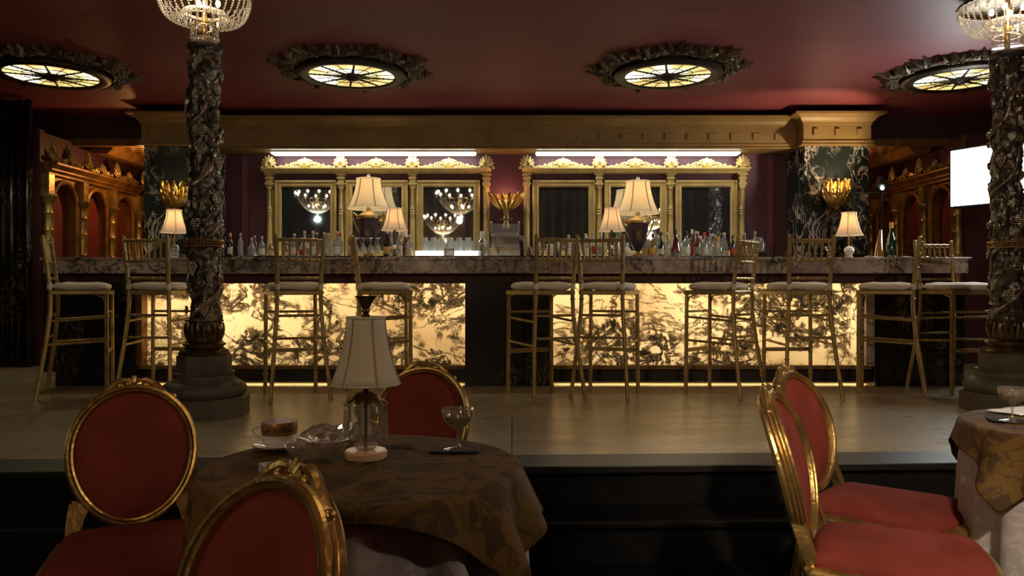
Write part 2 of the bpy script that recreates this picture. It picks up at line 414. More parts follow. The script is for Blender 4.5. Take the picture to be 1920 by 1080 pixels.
# ------------------------------------------------------------------ mesh helpers
class MB:
    def __init__(s):
        s.v = []; s.f = []
    def add(s, vs, fs):
        o = len(s.v)
        s.v += [tuple(p) for p in vs]
        s.f += [tuple(i + o for i in f) for f in fs]
        return s
    def box(s, x0, x1, y0, y1, z0, z1):
        vs = [(x, y, z) for z in (z0, z1) for y in (y0, y1) for x in (x0, x1)]
        return s.add(vs, [(0, 2, 3, 1), (4, 5, 7, 6), (0, 1, 5, 4), (2, 6, 7, 3), (0, 4, 6, 2), (1, 3, 7, 5)])
    def obox(s, c, sx, sy, sz, m=None):
        vs = [Vector((x * sx / 2, y * sy / 2, z * sz / 2)) for z in (-1, 1) for y in (-1, 1) for x in (-1, 1)]
        m = m or Matrix.Identity(3)
        return s.add([m @ p + Vector(c) for p in vs], [(0, 2, 3, 1), (4, 5, 7, 6), (0, 1, 5, 4), (2, 6, 7, 3), (0, 4, 6, 2), (1, 3, 7, 5)])
    def lathe(s, prof, n=24, c=(0, 0, 0), rot=0.0, cap=True, wob=None):
        """prof: list of (r, z)"""
        vs = []; fs = []
        for (r, z) in prof:
            for k in range(n):
                a = 2 * PI * k / n + rot
                rr = r * (wob(a, z) if wob else 1)
                vs.append((c[0] + rr * math.cos(a), c[1] + rr * math.sin(a), c[2] + z))
        for i in range(len(prof) - 1):
            for k in range(n):
                k2 = (k + 1) % n
                fs.append((i * n + k, i * n + k2, (i + 1) * n + k2, (i + 1) * n + k))
        if cap:
            if prof[0][0] > 1e-5: fs.append(tuple(range(n))[::-1])
            if prof[-1][0] > 1e-5: fs.append(tuple(range((len(prof) - 1) * n, len(prof) * n)))
        return s.add(vs, fs)
    def tube(s, pts, r, n=8, cap=True, flat=1.0):
        pts = [Vector(p) for p in pts]
        m = len(pts)
        rs = r if isinstance(r, (list, tuple)) else [r] * m
        up = Vector((0, 0, 1))
        t0 = (pts[1] - pts[0]).normalized()
        if abs(t0.dot(up)) > 0.95: up = Vector((0, 1, 0))
        u = t0.cross(up).normalized()
        vs = []; fs = []
        for i in range(m):
            t = (pts[min(i + 1, m - 1)] - pts[max(i - 1, 0)])
            if t.length < 1e-9: t = t0
            t.normalize()
            u = (u - t * u.dot(t)).normalized()
            w = t.cross(u)
            for k in range(n):
                a = 2 * PI * k / n
                vs.append(pts[i] + (u * math.cos(a) + w * math.sin(a) * flat) * rs[i])
        for i in range(m - 1):
            for k in range(n):
                k2 = (k + 1) % n
                fs.append((i * n + k, i * n + k2, (i + 1) * n + k2, (i + 1) * n + k))
        if cap:
            fs.append(tuple(range(n))[::-1]); fs.append(tuple(range((m - 1) * n, m * n)))
        return s.add(vs, fs)
    def ring(s, c, R, r, n=32, k=8, axis='z', flat=1.0):
        vs = []; fs = []
        for i in range(n):
            a = 2 * PI * i / n
            for j in range(k):
                b = 2 * PI * j / k
                rr = R + r * math.cos(b); h = r * math.sin(b) * flat
                p = (rr * math.cos(a), rr * math.sin(a), h)
                if axis == 'y': p = (p[0], p[2], p[1])
                if axis == 'x': p = (p[2], p[0], p[1])
                vs.append((c[0] + p[0], c[1] + p[1], c[2] + p[2]))
        for i in range(n):
            for j in range(k):
                i2 = (i + 1) % n; j2 = (j + 1) % k
                fs.append((i * k + j, i2 * k + j, i2 * k + j2, i * k + j2))
        return s.add(vs, fs)
    def ball(s, c, r, n=10, m=6, sc=(1, 1, 1), rot=None):
        vs = []; fs = []
        for i in range(m + 1):
            t = PI * i / m
            for k in range(n):
                a = 2 * PI * k / n
                p = Vector((r * sc[0] * math.sin(t) * math.cos(a), r * sc[1] * math.sin(t) * math.sin(a), r * sc[2] * math.cos(t)))
                if rot: p = rot @ p
                vs.append((c[0] + p[0], c[1] + p[1], c[2] + p[2]))
        for i in range(m):
            for k in range(n):
                k2 = (k + 1) % n
                fs.append((i * n + k, (i + 1) * n + k, (i + 1) * n + k2, i * n + k2))
        return s.add(vs, fs)
    def prism(s, poly, d0, d1, axis='y'):
        """extrude an outline given in (a, b) along axis from d0 to d1"""
        n = len(poly)
        def pt(a, b, d):
            return (a, d, b) if axis == 'y' else ((d, a, b) if axis == 'x' else (a, b, d))
        vs = [pt(a, b, d0) for a, b in poly] + [pt(a, b, d1) for a, b in poly]
        fs = [tuple(range(n)), tuple(range(2 * n - 1, n - 1, -1))]
        for i in range(n):
            j = (i + 1) % n
            fs.append((i, i + n, j + n, j))
        return s.add(vs, fs)
    def grid(s, rows):
        n = len(rows[0]); fs = []
        for i in range(len(rows) - 1):
            for k in range(n - 1):
                fs.append((i * n + k, i * n + k + 1, (i + 1) * n + k + 1, (i + 1) * n + k))
        return s.add([p for r in rows for p in r], fs)
    def sweep_rect(s, prof, path_pts, closed=False):
        """profile (out, z) carried along a list of (x, y, nx, ny) stations"""
        n = len(prof); fs = []; vs = []
        for (x, y, nx, ny) in path_pts:
            for (o, z) in prof: vs.append((x + nx * o, y + ny * o, z))
        m = len(path_pts)
        for i in range(m if closed else m - 1):
            i2 = (i + 1) % m
            for k in range(n):
                k2 = (k + 1) % n
                fs.append((i * n + k, i2 * n + k, i2 * n + k2, i * n + k2))
        if not closed:
            fs.append(tuple(range(n))); fs.append(tuple(range((m - 1) * n, m * n))[::-1])
        return s.add(vs, fs)
    def xf(s, mat):
        s.v = [tuple(mat @ Vector(p)) for p in s.v]
        return s
    def build(s, name, mat, parent=None, smooth=True, bevel=0.0, loc=None):
        me = bpy.data.meshes.new(name)
        me.from_pydata(s.v, [], s.f)
        me.update()
        import bmesh
        bm = bmesh.new(); bm.from_mesh(me)
        bmesh.ops.recalc_face_normals(bm, faces=bm.faces)
        bm.to_mesh(me); bm.free()
        if smooth:
            me.shade_smooth()
            try: me.set_sharp_from_angle(angle=math.radians(38))
            except Exception: pass
        me.materials.append(M[mat])
        o = bpy.data.objects.new(name, me)
        COL.objects.link(o)
        if parent: o.parent = parent
        if loc: o.location = loc
        if bevel:
            b = o.modifiers.new('bevel', 'BEVEL'); b.width = bevel; b.segments = 2; b.limit_method = 'ANGLE'
        return o

def thing(name, label, cat, loc=(0, 0, 0), rz=0.0, group=None):
    o = bpy.data.objects.new(name, None)
    o.empty_display_size = 0.1
    COL.objects.link(o)
    o.location = loc; o.rotation_euler = (0, 0, rz)
    o['label'] = label; o['category'] = cat
    if group: o['group'] = group
    return o
def tag(o, label, cat, group=None):
    o['label'] = label; o['category'] = cat
    if group: o['group'] = group
    return o
def struct(name, mb, mat, smooth=False, **kw):
    o = mb.build(name, mat, smooth=smooth, **kw)
    o['kind'] = 'structure'
    return o
def kids(o): return [c for c in bpy.data.objects if c.parent == o]
def dup(o, loc, rz, label, group=None):
    def cp(src, par):
        c = src.copy(); COL.objects.link(c)
        if par: c.parent = par
        for ch in KID.get(src.name, []): cp(ch, c)
        return c
    KID = {}
    for x in bpy.data.objects:
        if x.parent: KID.setdefault(x.parent.name, []).append(x)
    r = cp(o, None)
    r.location = loc; r.rotation_euler = (0, 0, rz)
    r['label'] = label
    if group: r['group'] = group
    return r
def face_dir(fx, fy): return math.atan2(fx, -fy)

# ------------------------------------------------------------------ the room
CZ = 2.80            # ceiling over the bar
FZ = -0.36           # lower floor with the tables
WX = 6.2
# platform edge runs slightly askew
EA = math.radians(2.3)
def edge_y(x): return 3.57 + math.tan(EA) * x
def skew_box(x0, x1, ya, yb, z0, z1):
    vs = []
    for z in (z0, z1):
        for yy in (ya, yb):
            for x in (x0, x1):
                vs.append((x, yy + (math.tan(EA) * x if yy < 4.2 else 0), z))
    return MB().add(vs, [(0, 2, 3, 1), (4, 5, 7, 6), (0, 1, 5, 4), (2, 6, 7, 3), (0, 4, 6, 2), (1, 3, 7, 5)])
struct('floor', MB().box(-WX, WX, -4.2, 4.5, FZ - 0.2, FZ), 'step_black')
struct('floor', skew_box(-WX, WX, 3.60, 11.2, FZ, -0.0005), 'floor_board')
noz = thing('platform_steps', 'black wooden steps running across the room below the bar platform', 'steps', (0, 3.5, FZ))
def loc_mb(mb, o):
    l = o.location
    mb.v = [(x - l.x, y - l.y, z - l.z) for x, y, z in mb.v]
    return mb
loc_mb(skew_box(-WX, WX, 3.54, 3.80, -0.03, 0.004), noz).build('nosing_board', 'black_wood', noz, False, 0.004)['label'] = 'worn dark edge board of the platform'
loc_mb(skew_box(-WX, WX, 3.575, 3.62, FZ, -0.03), noz).build('riser', 'step_black', noz, False)
loc_mb(skew_box(-WX, WX, 3.28, 3.575, -0.205, -0.18), noz).build('tread', 'step_black', noz, False, 0.004)
loc_mb(skew_box(-WX, WX, 3.31, 3.575, FZ, -0.205), noz).build('riser', 'step_black', noz, False)

struct('ceiling', MB().box(-WX, WX, 4.3, 9.05, CZ, CZ + 0.1), 'ceiling_paint')
struct('ceiling', MB().box(-WX, WX, -4.2, 4.3, 3.7, 3.8), 'ceiling_paint')
struct('ceiling', MB().box(-WX, WX, 4.25, 4.3, CZ, 3.75), 'ceiling_paint')
struct('ceiling', MB().box(-WX, -4.0, 9.06, 11.2, 2.50, 2.58), 'carved_lattice')
struct('ceiling', MB().box(4.0, WX, 9.06, 11.2, 2.50, 2.58), 'carved_lattice')
struct('wall_left', MB().box(-WX - 0.1, -WX, -4.2, 11.2, FZ, 3.8), 'front_marble')
struct('wall_right', MB().box(WX, WX + 0.1, -4.2, 11.2, FZ, 3.8), 'maroon_paint')
struct('wall_front', MB().box(-WX, WX, -4.3, -4.2, FZ, 3.8), 'maroon_paint')
struct('wall_rear', MB().box(-WX, WX, 11.2, 11.3, 0, 2.7), 'maroon_paint')
# wall behind the bar with its return walls beside the piers
struct('wall_back', MB().box(-4.02, 3.90, 8.97, 9.10, 0, CZ), 'plum_wall')
struct('wall_header', MB().box(-WX, -4.02, 8.97, 9.06, 2.50, CZ), 'maroon_paint')
struct('wall_header', MB().box(3.90, WX, 8.97, 9.06, 2.50, CZ), 'maroon_paint')
for x in (-3.09, 2.98):
    struct('trim_1', MB().box(x - 0.03, x + 0.03, 8.92, 8.97, 0, 2.37), 'maroon_trim')
struct('trim_2', MB().box(-WX, -4.02, 8.90, 8.98, 2.46, 2.54), 'arcade_wood')
struct('trim_2', MB().box(3.90, WX, 8.90, 8.98, 2.46, 2.54), 'arcade_wood')
struct('baseboard_left', MB().box(-WX, -WX + 0.25, 3.7, 8.1, 0.235, 0.40), 'arcade_wood')

# cornice / soffit over the bar: moulded beam between and around the piers
PX0, PX1, PY = 3.19, 3.885, 8.43
LX1, LX0 = -3.315, -4.01
prof = [(0.0, 2.37), (0.035, 2.37), (0.035, 2.385), (0.02, 2.40), (0.02, 2.425), (0.0, 2.43), (0.0, 2.60), (0.012, 2.605), (0.012, 2.625), (0.03, 2.64), (0.05, 2.67), (0.09, 2.695), (0.12, 2.70), (0.12, 2.722), (-0.06, 2.722), (-0.06, 2.37)]
mb = MB()
def stations(pts):
    """polyline (x, y) left to right seen from the front, outward = towards -y; mitred"""
    out = []
    for i, (x, y) in enumerate(pts):
        ns = []
        for a, b in ((i - 1, i), (i, i + 1)):
            if a >= 0 and b < len(pts):
                d = Vector((pts[b][0] - pts[a][0], pts[b][1] - pts[a][1])).normalized()
                ns.append(Vector((d.y, -d.x)))
        if len(ns) == 1: n = ns[0]
        else:
            n = (ns[0] + ns[1]); n.normalize(); n = n / max(0.3, n.dot(ns[0]))
        out.append((x, y, n.x, n.y))
    return out
BY = 8.62
path = [(LX0 - 0.02, 8.97), (LX0 - 0.02, PY - 0.02), (LX1 + 0.02, PY - 0.02), (LX1 + 0.02, BY), (PX0 - 0.02, BY), (PX0 - 0.02, PY - 0.02), (PX1 + 0.02, PY - 0.02), (PX1 + 0.02, 8.97)]
mb.sweep_rect(prof, stations(path))
mb.box(LX1, PX0, BY + 0.05, 8.97, 2.372, 2.40)
mb.box(LX0 + 0.03, LX1 - 0.03, PY + 0.03, 8.96, 2.371, 2.72)
mb.box(PX0 + 0.03, PX1 - 0.03, PY + 0.03, 8.96, 2.371, 2.72)
corn = mb.build('trim_3', 'cornice_paint', smooth=False); corn['kind'] = 'structure'
mb = MB()
x = LX1 + 0.12
while x < PX0 - 0.1:
    mb.box(x, x + 0.10, BY - 0.014, BY + 0.005, 2.475, 2.545); x += 0.245
for x0 in (PX0, LX0):
    for k in range(3):
        mb.box(x0 + 0.085 + k * 0.235, x0 + 0.135 + k * 0.235, PY - 0.045, PY - 0.015, 2.480, 2.550)
struct('trim_4', mb, 'cornice_paint')

# piers
def pier(x0, x1, label):
    o = thing('marble_pier', label, 'pillar', ((x0 + x1) / 2, (PY + 8.966) / 2, 0))
    w = (x1 - x0) / 2; d = (8.966 - PY) / 2
    MB().box(-w, w, -d, d, 0, 2.37).build('shaft', 'black_marble', o, False)
    q = MB()
    for a, b, c, e in ((-w + 0.17, w - 0.12, 2.02, 2.025), ):
        q.box(a, b, -d - 0.004, -d, c, e); q.box(a, a + 0.005, -d - 0.004, -d, 0.4, e); q.box(b - 0.005, b, -d - 0.004, -d, 0.4, e)
    q.build('panel_line', 'black_plastic', o, False)
    return o
pier(PX0, PX1, 'black veined marble pier under the bright corner cornice block by the green bottle')
pier(LX0, LX1, 'black veined marble pier behind the carved column and two bar stools')

# ------------------------------------------------------------------ bar
bar = thing('bar_counter', 'long bar with grey marble top and glowing onyx front panels', 'bar', (-0.05, 6.6, 0))
def bx(x0, x1, y0, y1, z0, z1): return loc_mb(MB().box(x0, x1, y0, y1, z0, z1), bar)
bx(-3.88, 3.78, 6.40, 7.12, 0.945, 1.060).build('counter_edge', 'grey_marble', bar, False, 0.006)
bx(-3.90, 3.80, 6.38, 7.14, 1.055, 1.076).build('countertop', 'grey_marble', bar, False, 0.004)
bx(-3.80, 3.74, 6.53, 7.05, 0.862, 0.948).build('apron', 'maroon_paint', bar, False)
for a, b in ((-3.84, -3.17), (-0.395, 0.345), (3.05, 3.80)):
    bx(a, b, 6.50, 7.05, 0, 0.87).build('marble_block', 'front_marble', bar, False, 0.004)
for a, b in ((-3.17, -0.395), (0.345, 3.05)):
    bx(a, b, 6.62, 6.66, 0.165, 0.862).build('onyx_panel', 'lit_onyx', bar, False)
    bx(a, b, 6.55, 6.70, 0.135, 0.165).build('ledge', 'cornice_paint', bar, False, 0.003)
    bx(a, b, 6.60, 6.95, 0.032, 0.135).build('plinth', 'black_wood', bar, False)
    bx(a, b, 6.72, 6.95, 0.0, 0.032).build('plinth_base', 'black_wood', bar, False)
    bx(a, b, 6.598, 6.605, 0.022, 0.036).build('lip', 'black_wood', bar, False)
    bx(a + 0.02, b - 0.02, 6.608, 6.65, 0.028, 0.0325).build('light_strip', 'led_strip', bar, False)
bx(-3.172, -3.12, 6.515, 6.62, 0.165, 0.862).build('side_return', 'arcade_wood', bar, False)
bx(2.98, 3.052, 6.505, 6.62, 0.165, 0.862).build('side_return', 'grey_marble', bar, False)
o = tag(loc_mb(MB().box(-4.62, -4.28, 7.62, 8.1, 0, 1.0), thing('x', 'x', 'x')).build('service_cabinet', 'black_wood', None, False), 'plain black cabinet standing behind the bar end near the arcade', 'cabinet')
bpy.data.objects.remove(bpy.data.objects['x'])

bb = thing('back_bar', 'long dark counter behind the bar carrying bottles and glasses', 'counter', (0, 8.6, 0))
BZ = 1.168
loc_mb(MB().box(-3.10, 3.0, 8.28, 8.965, BZ - 0.04, BZ), bb).build('top', 'black_marble', bb, False)
loc_mb(MB().box(-3.05, 2.95, 8.34, 8.965, 0, BZ - 0.04), bb).build('body', 'black_wood', bb, False)

for a_, b_ in ((-2.95, -0.45), (0.35, 2.85)):
    loc_mb(MB().box(a_, b_, 8.80, 8.83, BZ, BZ + 0.012), bb).build('light_strip', 'added_backlight', bb, False)  # added strips hidden behind the bottles to light them from the back
# ------------------------------------------------------------------ mirror walls
def zy(y, D): return H + (YH - y) * D / F
def xx(x, D): return (x - XC) * D / F
MD = 8.93
def shell(mb, cx, z, y, w=0.082, h=0.125):
    n = 7
    for k in range(n):
        a = math.radians(-62 + 124 * k / (n - 1))
        L = h * (1.0 - 0.25 * abs(k - 3) / 3)
        p0 = Vector((cx, y, z)); p1 = Vector((cx + math.sin(a) * L * 0.85, y - 0.015, z + math.cos(a) * L))
        mb.tube([p0, (p0 + p1) / 2 + Vector((0, -0.02, 0)), p1], [0.010, 0.019, 0.013], 6)
        mb.ball(p1, 0.016, 6, 4)
    for s_ in (-1, 1):
        pts = [(cx + s_ * (0.02 + 0.05 * t), y - 0.01, z + 0.005 + 0.03 * math.sin(t * 3)) for t in (0, .3, .6, .9, 1.2)]
        mb.tube(pts, [0.014, 0.016, 0.014, 0.012, 0.010], 6)
        mb.ball(pts[-1], 0.018, 8, 5)
    mb.ball((cx, y - 0.01, z - 0.002), 0.028, 8, 5, (1.3, 0.7, 0.8))
def spiral(mb, c, R, turns, r, sgn=1, a0=0.0, y=0.0, n=16):
    pts = []; rs = []
    for i in range(n + 1):
        t = i / n
        a = a0 + sgn * 2 * PI * turns * t
        rr = R * (1 - 0.75 * t)
        pts.append((c[0] + rr * math.cos(a), y - 0.004 * t, c[1] + rr * math.sin(a)))
        rs.append(r * (1 - 0.3 * t))
    mb.tube(pts, rs, 6)
    mb.ball(pts[-1], r * 1.25, 6, 4)
def crest_scroll(mb, x0, x1, z, y):
    cx = (x0 + x1) / 2; L = (x1 - x0) / 2
    # palmette
    for k in range(7):
        a = math.radians(-54 + 18 * k)
        LL = 0.105 * (1 - 0.28 * abs(k - 3) / 3)
        p1 = (cx + math.sin(a) * LL, y - 0.012, z + 0.012 + math.cos(a) * LL)
        mb.tube([(cx, y, z + 0.012), ((cx + p1[0]) / 2, y - 0.02, (z + p1[2]) / 2 + 0.004), p1], [0.010, 0.018, 0.012], 6)
    for s_ in (-1, 1):
        spiral(mb, (cx + s_ * 0.085, z + 0.042), 0.040, 1.2, 0.011, s_, PI / 2, y)
        spiral(mb, (cx + s_ * 0.155, z + 0.032), 0.032, 1.1, 0.010, -s_, -PI / 2, y)
        spiral(mb, (cx + s_ * 0.220, z + 0.024), 0.024, 1.1, 0.009, s_, PI / 2, y)
        spiral(mb, (cx + s_ * 0.275, z + 0.018), 0.019, 1.0, 0.008, -s_, -PI / 2, y)
        pts = [(cx + s_ * (0.03 + (L - 0.07) * t), y, z + 0.085 * (1 - t) ** 1.6 + 0.012 + 0.006 * math.sin(t * 22)) for t in [i / 14 for i in range(15)]]
        mb.tube(pts, [0.012 - 0.005 * i / 14 for i in range(15)], 6)
        mb.tube([(cx + s_ * 0.02, y, z + 0.01), (cx + s_ * (L - 0.05), y, z + 0.01)], 0.008, 6)
def surround(label, pil, rail, crests):
    o = thing('gilded_surround', label, 'mirror surround', (xx((rail[0] + rail[1]) / 2, MD), 8.95, BZ), 0, 'gilded mirror surrounds behind the bar')
    zr0, zr1 = zy(325.5, MD), zy(316, MD)
    xa, xb = xx(rail[0], MD), xx(rail[1], MD)
    m_ = MB().box(xa + 0.03, xb - 0.03, 8.885, 8.97, zr0, zr0 + 0.02)
    m_.prism([(8.97, zr0 + 0.018), (8.875, zr0 + 0.018), (8.85, zr1 - 0.015), (8.84, zr1 - 0.014), (8.84, zr1), (8.97, zr1)], xa, xb, 'x')
    loc_mb(m_, o).build('top_rail', 'gilt_paint', o, False)
    for px in pil:
        x = xx(px, MD)
        q = MB()
        q.box(x - 0.035, x + 0.035, 8.895, 8.97, zy(352, MD), zr0)
        q.box(x - 0.047, x + 0.047, 8.885, 8.97, zy(336, MD), zy(333, MD))
        q.box(x - 0.047, x + 0.047, 8.885, 8.97, zy(347, MD), zy(343, MD))
        q.box(x - 0.055, x + 0.055, 8.88, 8.97, zr0 - 0.02, zr0)
        q.lathe([(0.028, 1.99 - 0.008), (0.03, 1.97), (0.012, 1.95), (0.014, 1.80), (0.020, 1.76), (0.030, 1.735), (0.022, 1.72), (0.030, 1.705), (0.022, 1.69), (0.030, 1.675), (0.02, 1.655), (0.026, 1.60), (0.034, 1.30), (0.036, BZ)][::-1], 12, (x, 8.92, 0))
        q.box(x - 0.038, x + 0.038, 8.955, 8.968, BZ, 1.97)
        loc_mb(q, o).build('pilaster', 'gilt_paint', o)
        q = MB(); shell(q, x, zy(314, MD), 8.90)
        loc_mb(q, o).build('shell_finial', 'gilt_paint', o)
    for a, b in crests:
        q = MB(); crest_scroll(q, xx(a, MD), xx(b, MD), zr1, 8.90)
        loc_mb(q, o).build('scroll_crest', 'gilt_paint', o)
surround('gilded triple surround with shells framing mirrors nearer the carved column', (506, 640, 774, 912), (493, 921), ((515, 631), (648, 765), (782, 902)))
surround('gilded triple surround with shells framing mirrors nearer the green bottle', (988, 1123, 1257, 1391), (979, 1402), ((997, 1114), (1131, 1249), (1265, 1382)))
mlab = ['gold framed mirror behind bottles, closest to the carved column', 'gold framed mirror half hidden by big cream shaded lamp and small lamp',
        'gold framed mirror above the row of upturned tumblers', 'gold framed mirror next to the cash register, above a stool back',
        'gold framed mirror behind the big lamp with the green bottle below', 'gold framed mirror behind bottles, closest to the pier with bright cornice block']
for (a, b), lb in zip(((515, 631), (648, 765), (781, 900), (998, 1116), (1133, 1250), (1266, 1382)), mlab):
    x0, x1 = xx(a, MD), xx(b, MD); zt = zy(338, MD)
    o = thing('wall_mirror', lb, 'mirror', ((x0 + x1) / 2, 8.95, BZ + 0.01), 0, 'gold framed mirrors behind the bar')
    w = (x1 - x0) / 2; h = zt - BZ - 0.01
    pr = [(0, 0.0), (0, -0.035), (0.018, -0.045), (0.022, -0.03), (0.045, -0.028), (0.055, -0.036), (0.072, -0.03), (0.078, -0.006), (0.078, 0.0)]
    vs = []; fs = []
    cs = [(-w, 0, 1, 1), (w, 0, -1, 1), (w, h, -1, -1), (-w, h, 1, -1)]
    for (cx, cz, sx, sz) in cs:
        for (i_, y_) in pr: vs.append((cx + sx * i_, y_, cz + sz * i_))
    n = len(pr)
    for k in range(4):
        k2 = (k + 1) % 4
        for j in range(n - 1): fs.append((k * n + j, k * n + j + 1, k2 * n + j + 1, k2 * n + j))
    MB().add(vs, fs).build('frame', 'gilt_paint', o, False)
    MB().box(-w + 0.07, w - 0.07, -0.008, 0.004, 0.07, h - 0.07).build('mirror_glass', 'mirror', o, False)

# fluorescent strips under the soffit
for (a, b, lb) in ((510, 893, 'long white light strip under the soffit above the upturned tumblers'), (1004, 1386, 'long white light strip under the soffit above the green bottle side')):
    x0, x1 = xx(a, 8.8), xx(b, 8.8)
    o = thing('strip_light', lb, 'ceiling light', ((x0 + x1) / 2, 8.80, 2.37), 0, 'light strips under the soffit')
    w = (x1 - x0) / 2
    MB().box(-w, w, -0.085, 0.085, -0.012, -0.0).build('housing', 'white_paper', o, False)
    MB().box(-w + 0.01, w - 0.01, -0.07, 0.07, -0.03, -0.012).build('diffuser', 'tube_light', o, False, 0.004)

# ------------------------------------------------------------------ sconces
def petal(mb, a, r0, r1, z0, z1, w, curl=0.02, yfl=1.0, n=8, thick=0.006):
    """upright curved petal at azimuth a"""
    rows = []
    for i in range(n + 1):
        t = i / n
        r = r0 + (r1 - r0) * math.sin(t * PI / 2) ** 0.9 + (curl * max(0, t - 0.8) * 5)
        z = z0 + (z1 - z0) * t ** 1.3
        ww = w * (0.35 + 0.9 * math.sin(PI * min(1, t * 0.75 + 0.12))) * (1 if t < 0.85 else math.cos((t - 0.85) / 0.15 * PI / 2.4))
        row = []
        for u in (-1, -0.5, 0, 0.5, 1):
            da = u * ww / max(r, 0.03)
            bul = thick * 1.6 * (1 - u * u)
            row.append(((r + bul) * math.cos(a + da * 0.5), (r + bul) * math.sin(a + da * 0.5) * yfl, z))
        rows.append(row)
    mb.grid(rows)
    return mb
def sconce_tulip(c, lb, light):
    o = thing('wall_sconce', lb, 'wall lamp', c, 0, 'gilded petal sconces on the piers')
    k_ = 0
    for ring_, (n, r1, z1, off) in enumerate(((11, 0.120, 0.12, 0.1), (11, 0.138, 0.20, 0.4), (10, 0.125, 0.275, 0.05))):
        for k in range(n):
            a = 2 * PI * k / n + off
            q = MB(); petal(q, a, 0.03, r1, 0.0, z1, 0.048, -0.014, thick=0.012)
            q.ball(((r1 - 0.002) * math.cos(a), (r1 - 0.002) * math.sin(a), z1 - 0.004), 0.014, 8, 6)
            q.build('petal', 'sconce_gold', o)
    MB().lathe([(0.0, -0.05), (0.02, -0.04), (0.03, -0.02), (0.05, 0.0), (0.03, 0.02)], 12).build('boss', 'sconce_gold', o)
    MB().tube([(0, 0.0, 0.0), (0, 0.19, -0.01)], 0.015, 8).build('wall_arm', 'sconce_gold', o)
    MB().ball((0, 0, 0.10), 0.022, 8, 6, (1, 1, 1.4)).build('bulb', 'bulb', o)
    lamp('sconce_light', 'POINT', (c[0], c[1] + 0.04, c[2] + 0.22), light, (1.0, 0.62, 0.3), 0.04)
sconce_tulip((xx(327, 8.25), 8.25, zy(390, 8.25)), 'gilded petal sconce on the pier behind the carved column', 1.2)
sconce_tulip((xx(1569, 8.25), 8.25, zy(386, 8.25)), 'gilded petal sconce on the pier beside the champagne bottle', 4.0)
o = thing('wall_sconce', 'gold hand-like sconce of spread petals on maroon wall above cash register', 'wall lamp', (xx(949, 8.80), 8.80, zy(428, 8.80)))
for k in range(13):
    a = 2 * PI * k / 13 + 0.12
    q = MB()
    petal(q, a, 0.03, 0.185, 0.20, 0.405, 0.046, 0.016, 0.65, thick=0.012)
    q.build('petal', 'sconce_gold', o)
q = MB().lathe([(0.05, 0.0), (0.052, 0.02), (0.030, 0.06), (0.028, 0.09), (0.042, 0.11), (0.030, 0.13), (0.032, 0.18), (0.045, 0.21), (0.03, 0.24)], 14)
for s_ in (-1, 1): q.tube([(s_ * 0.03, 0, 0.10), (s_ * 0.06, 0, 0.095), (s_ * 0.065, 0, 0.12)], [0.010, 0.008, 0.006], 6)
q.build('stem', 'gold_leaf', o)
MB().box(-0.03, 0.03, 0.0, 0.165, 0.10, 0.16).build('bracket', 'gold_leaf', o, False)
MB().lathe([(0.10, 0.29), (0.12, 0.31), (0.1, 0.312)], 16, cap=True).build('light_cup', 'shade_lit', o)
lamp('sconce_light', 'POINT', (xx(949, 8.80), 8.80, zy(428, 8.80) + 0.36), 3.0, (1.0, 0.50, 0.30), 0.04)

# ------------------------------------------------------------------ ceiling medallions
def leaf_blob(mb, a, r0, L, W, z, lobes=5, rise=0.045, bend=0.0):
    n = lobes * 4
    rows = []
    for i in range(n + 1):
        t = i / n
        w = W * math.sin(PI * (0.12 + 0.88 * t) ** 0.8) * (0.72 + 0.38 * abs(math.sin(t * lobes * PI)))
        if i == n: w = 0.002
        r = r0 + L * t
        aa = a + bend * t * t
        c = Vector((r * math.cos(aa), r * math.sin(aa), 0)); d = Vector((-math.sin(aa), math.cos(aa), 0))
        hz = rise * math.sin(PI * min(1, 0.2 + 0.8 * t)) + 0.008
        rows.append([c - d * w + Vector((0, 0, z)), c - d * w + Vector((0, 0, z - 0.010)), c - d * w * 0.5 + Vector((0, 0, z - hz)), c + Vector((0, 0, z - hz * 0.72)),
                     c + d * w * 0.5 + Vector((0, 0, z - hz)), c + d * w + Vector((0, 0, z - 0.010)), c + d * w + Vector((0, 0, z))])
    mb.grid(rows)
med = thing('ceiling_medallion', 'x', 'ceiling light', (0, 0, CZ), 0, 'bronze ceiling medallions with leaded glass')
q = MB()
q.lathe([(0.50, 0.0), (0.60, 0.0), (0.595, -0.02), (0.57, -0.03), (0.56, -0.022), (0.53, -0.045), (0.50, -0.05), (0.49, 0.0)], 64, cap=False)
q.build('base_ring', 'medallion_bronze', med)
q = MB()
for k in range(8):
    a = 2 * PI * k / 8
    for s_ in (-1, 0, 1):
        leaf_blob(q, a + s_ * 0.085, 0.50, 0.165 - 0.03 * abs(s_), 0.050, 0, 4, 0.060, s_ * 0.05)
    leaf_blob(q, a, 0.55, 0.10, 0.030, 0, 3, 0.085)
    for s_ in (-1, 1):
        c = Vector((0.575 * math.cos(a + s_ * 0.20), 0.575 * math.sin(a + s_ * 0.20), -0.045))
        q.ring(c, 0.030, 0.014, 14, 6); q.ball(c, 0.016, 8, 5)
        leaf_blob(q, a + s_ * 0.25, 0.52, 0.11, 0.035, 0, 3, 0.05, s_ * 0.08)
    for j in range(5):
        q.ball((0.53 * math.cos(a + (j - 2) * 0.05), 0.53 * math.sin(a + (j - 2) * 0.05), -0.055), 0.016, 7, 5)
q.build('acanthus_leaves', 'medallion_bronze', med)
q = MB()
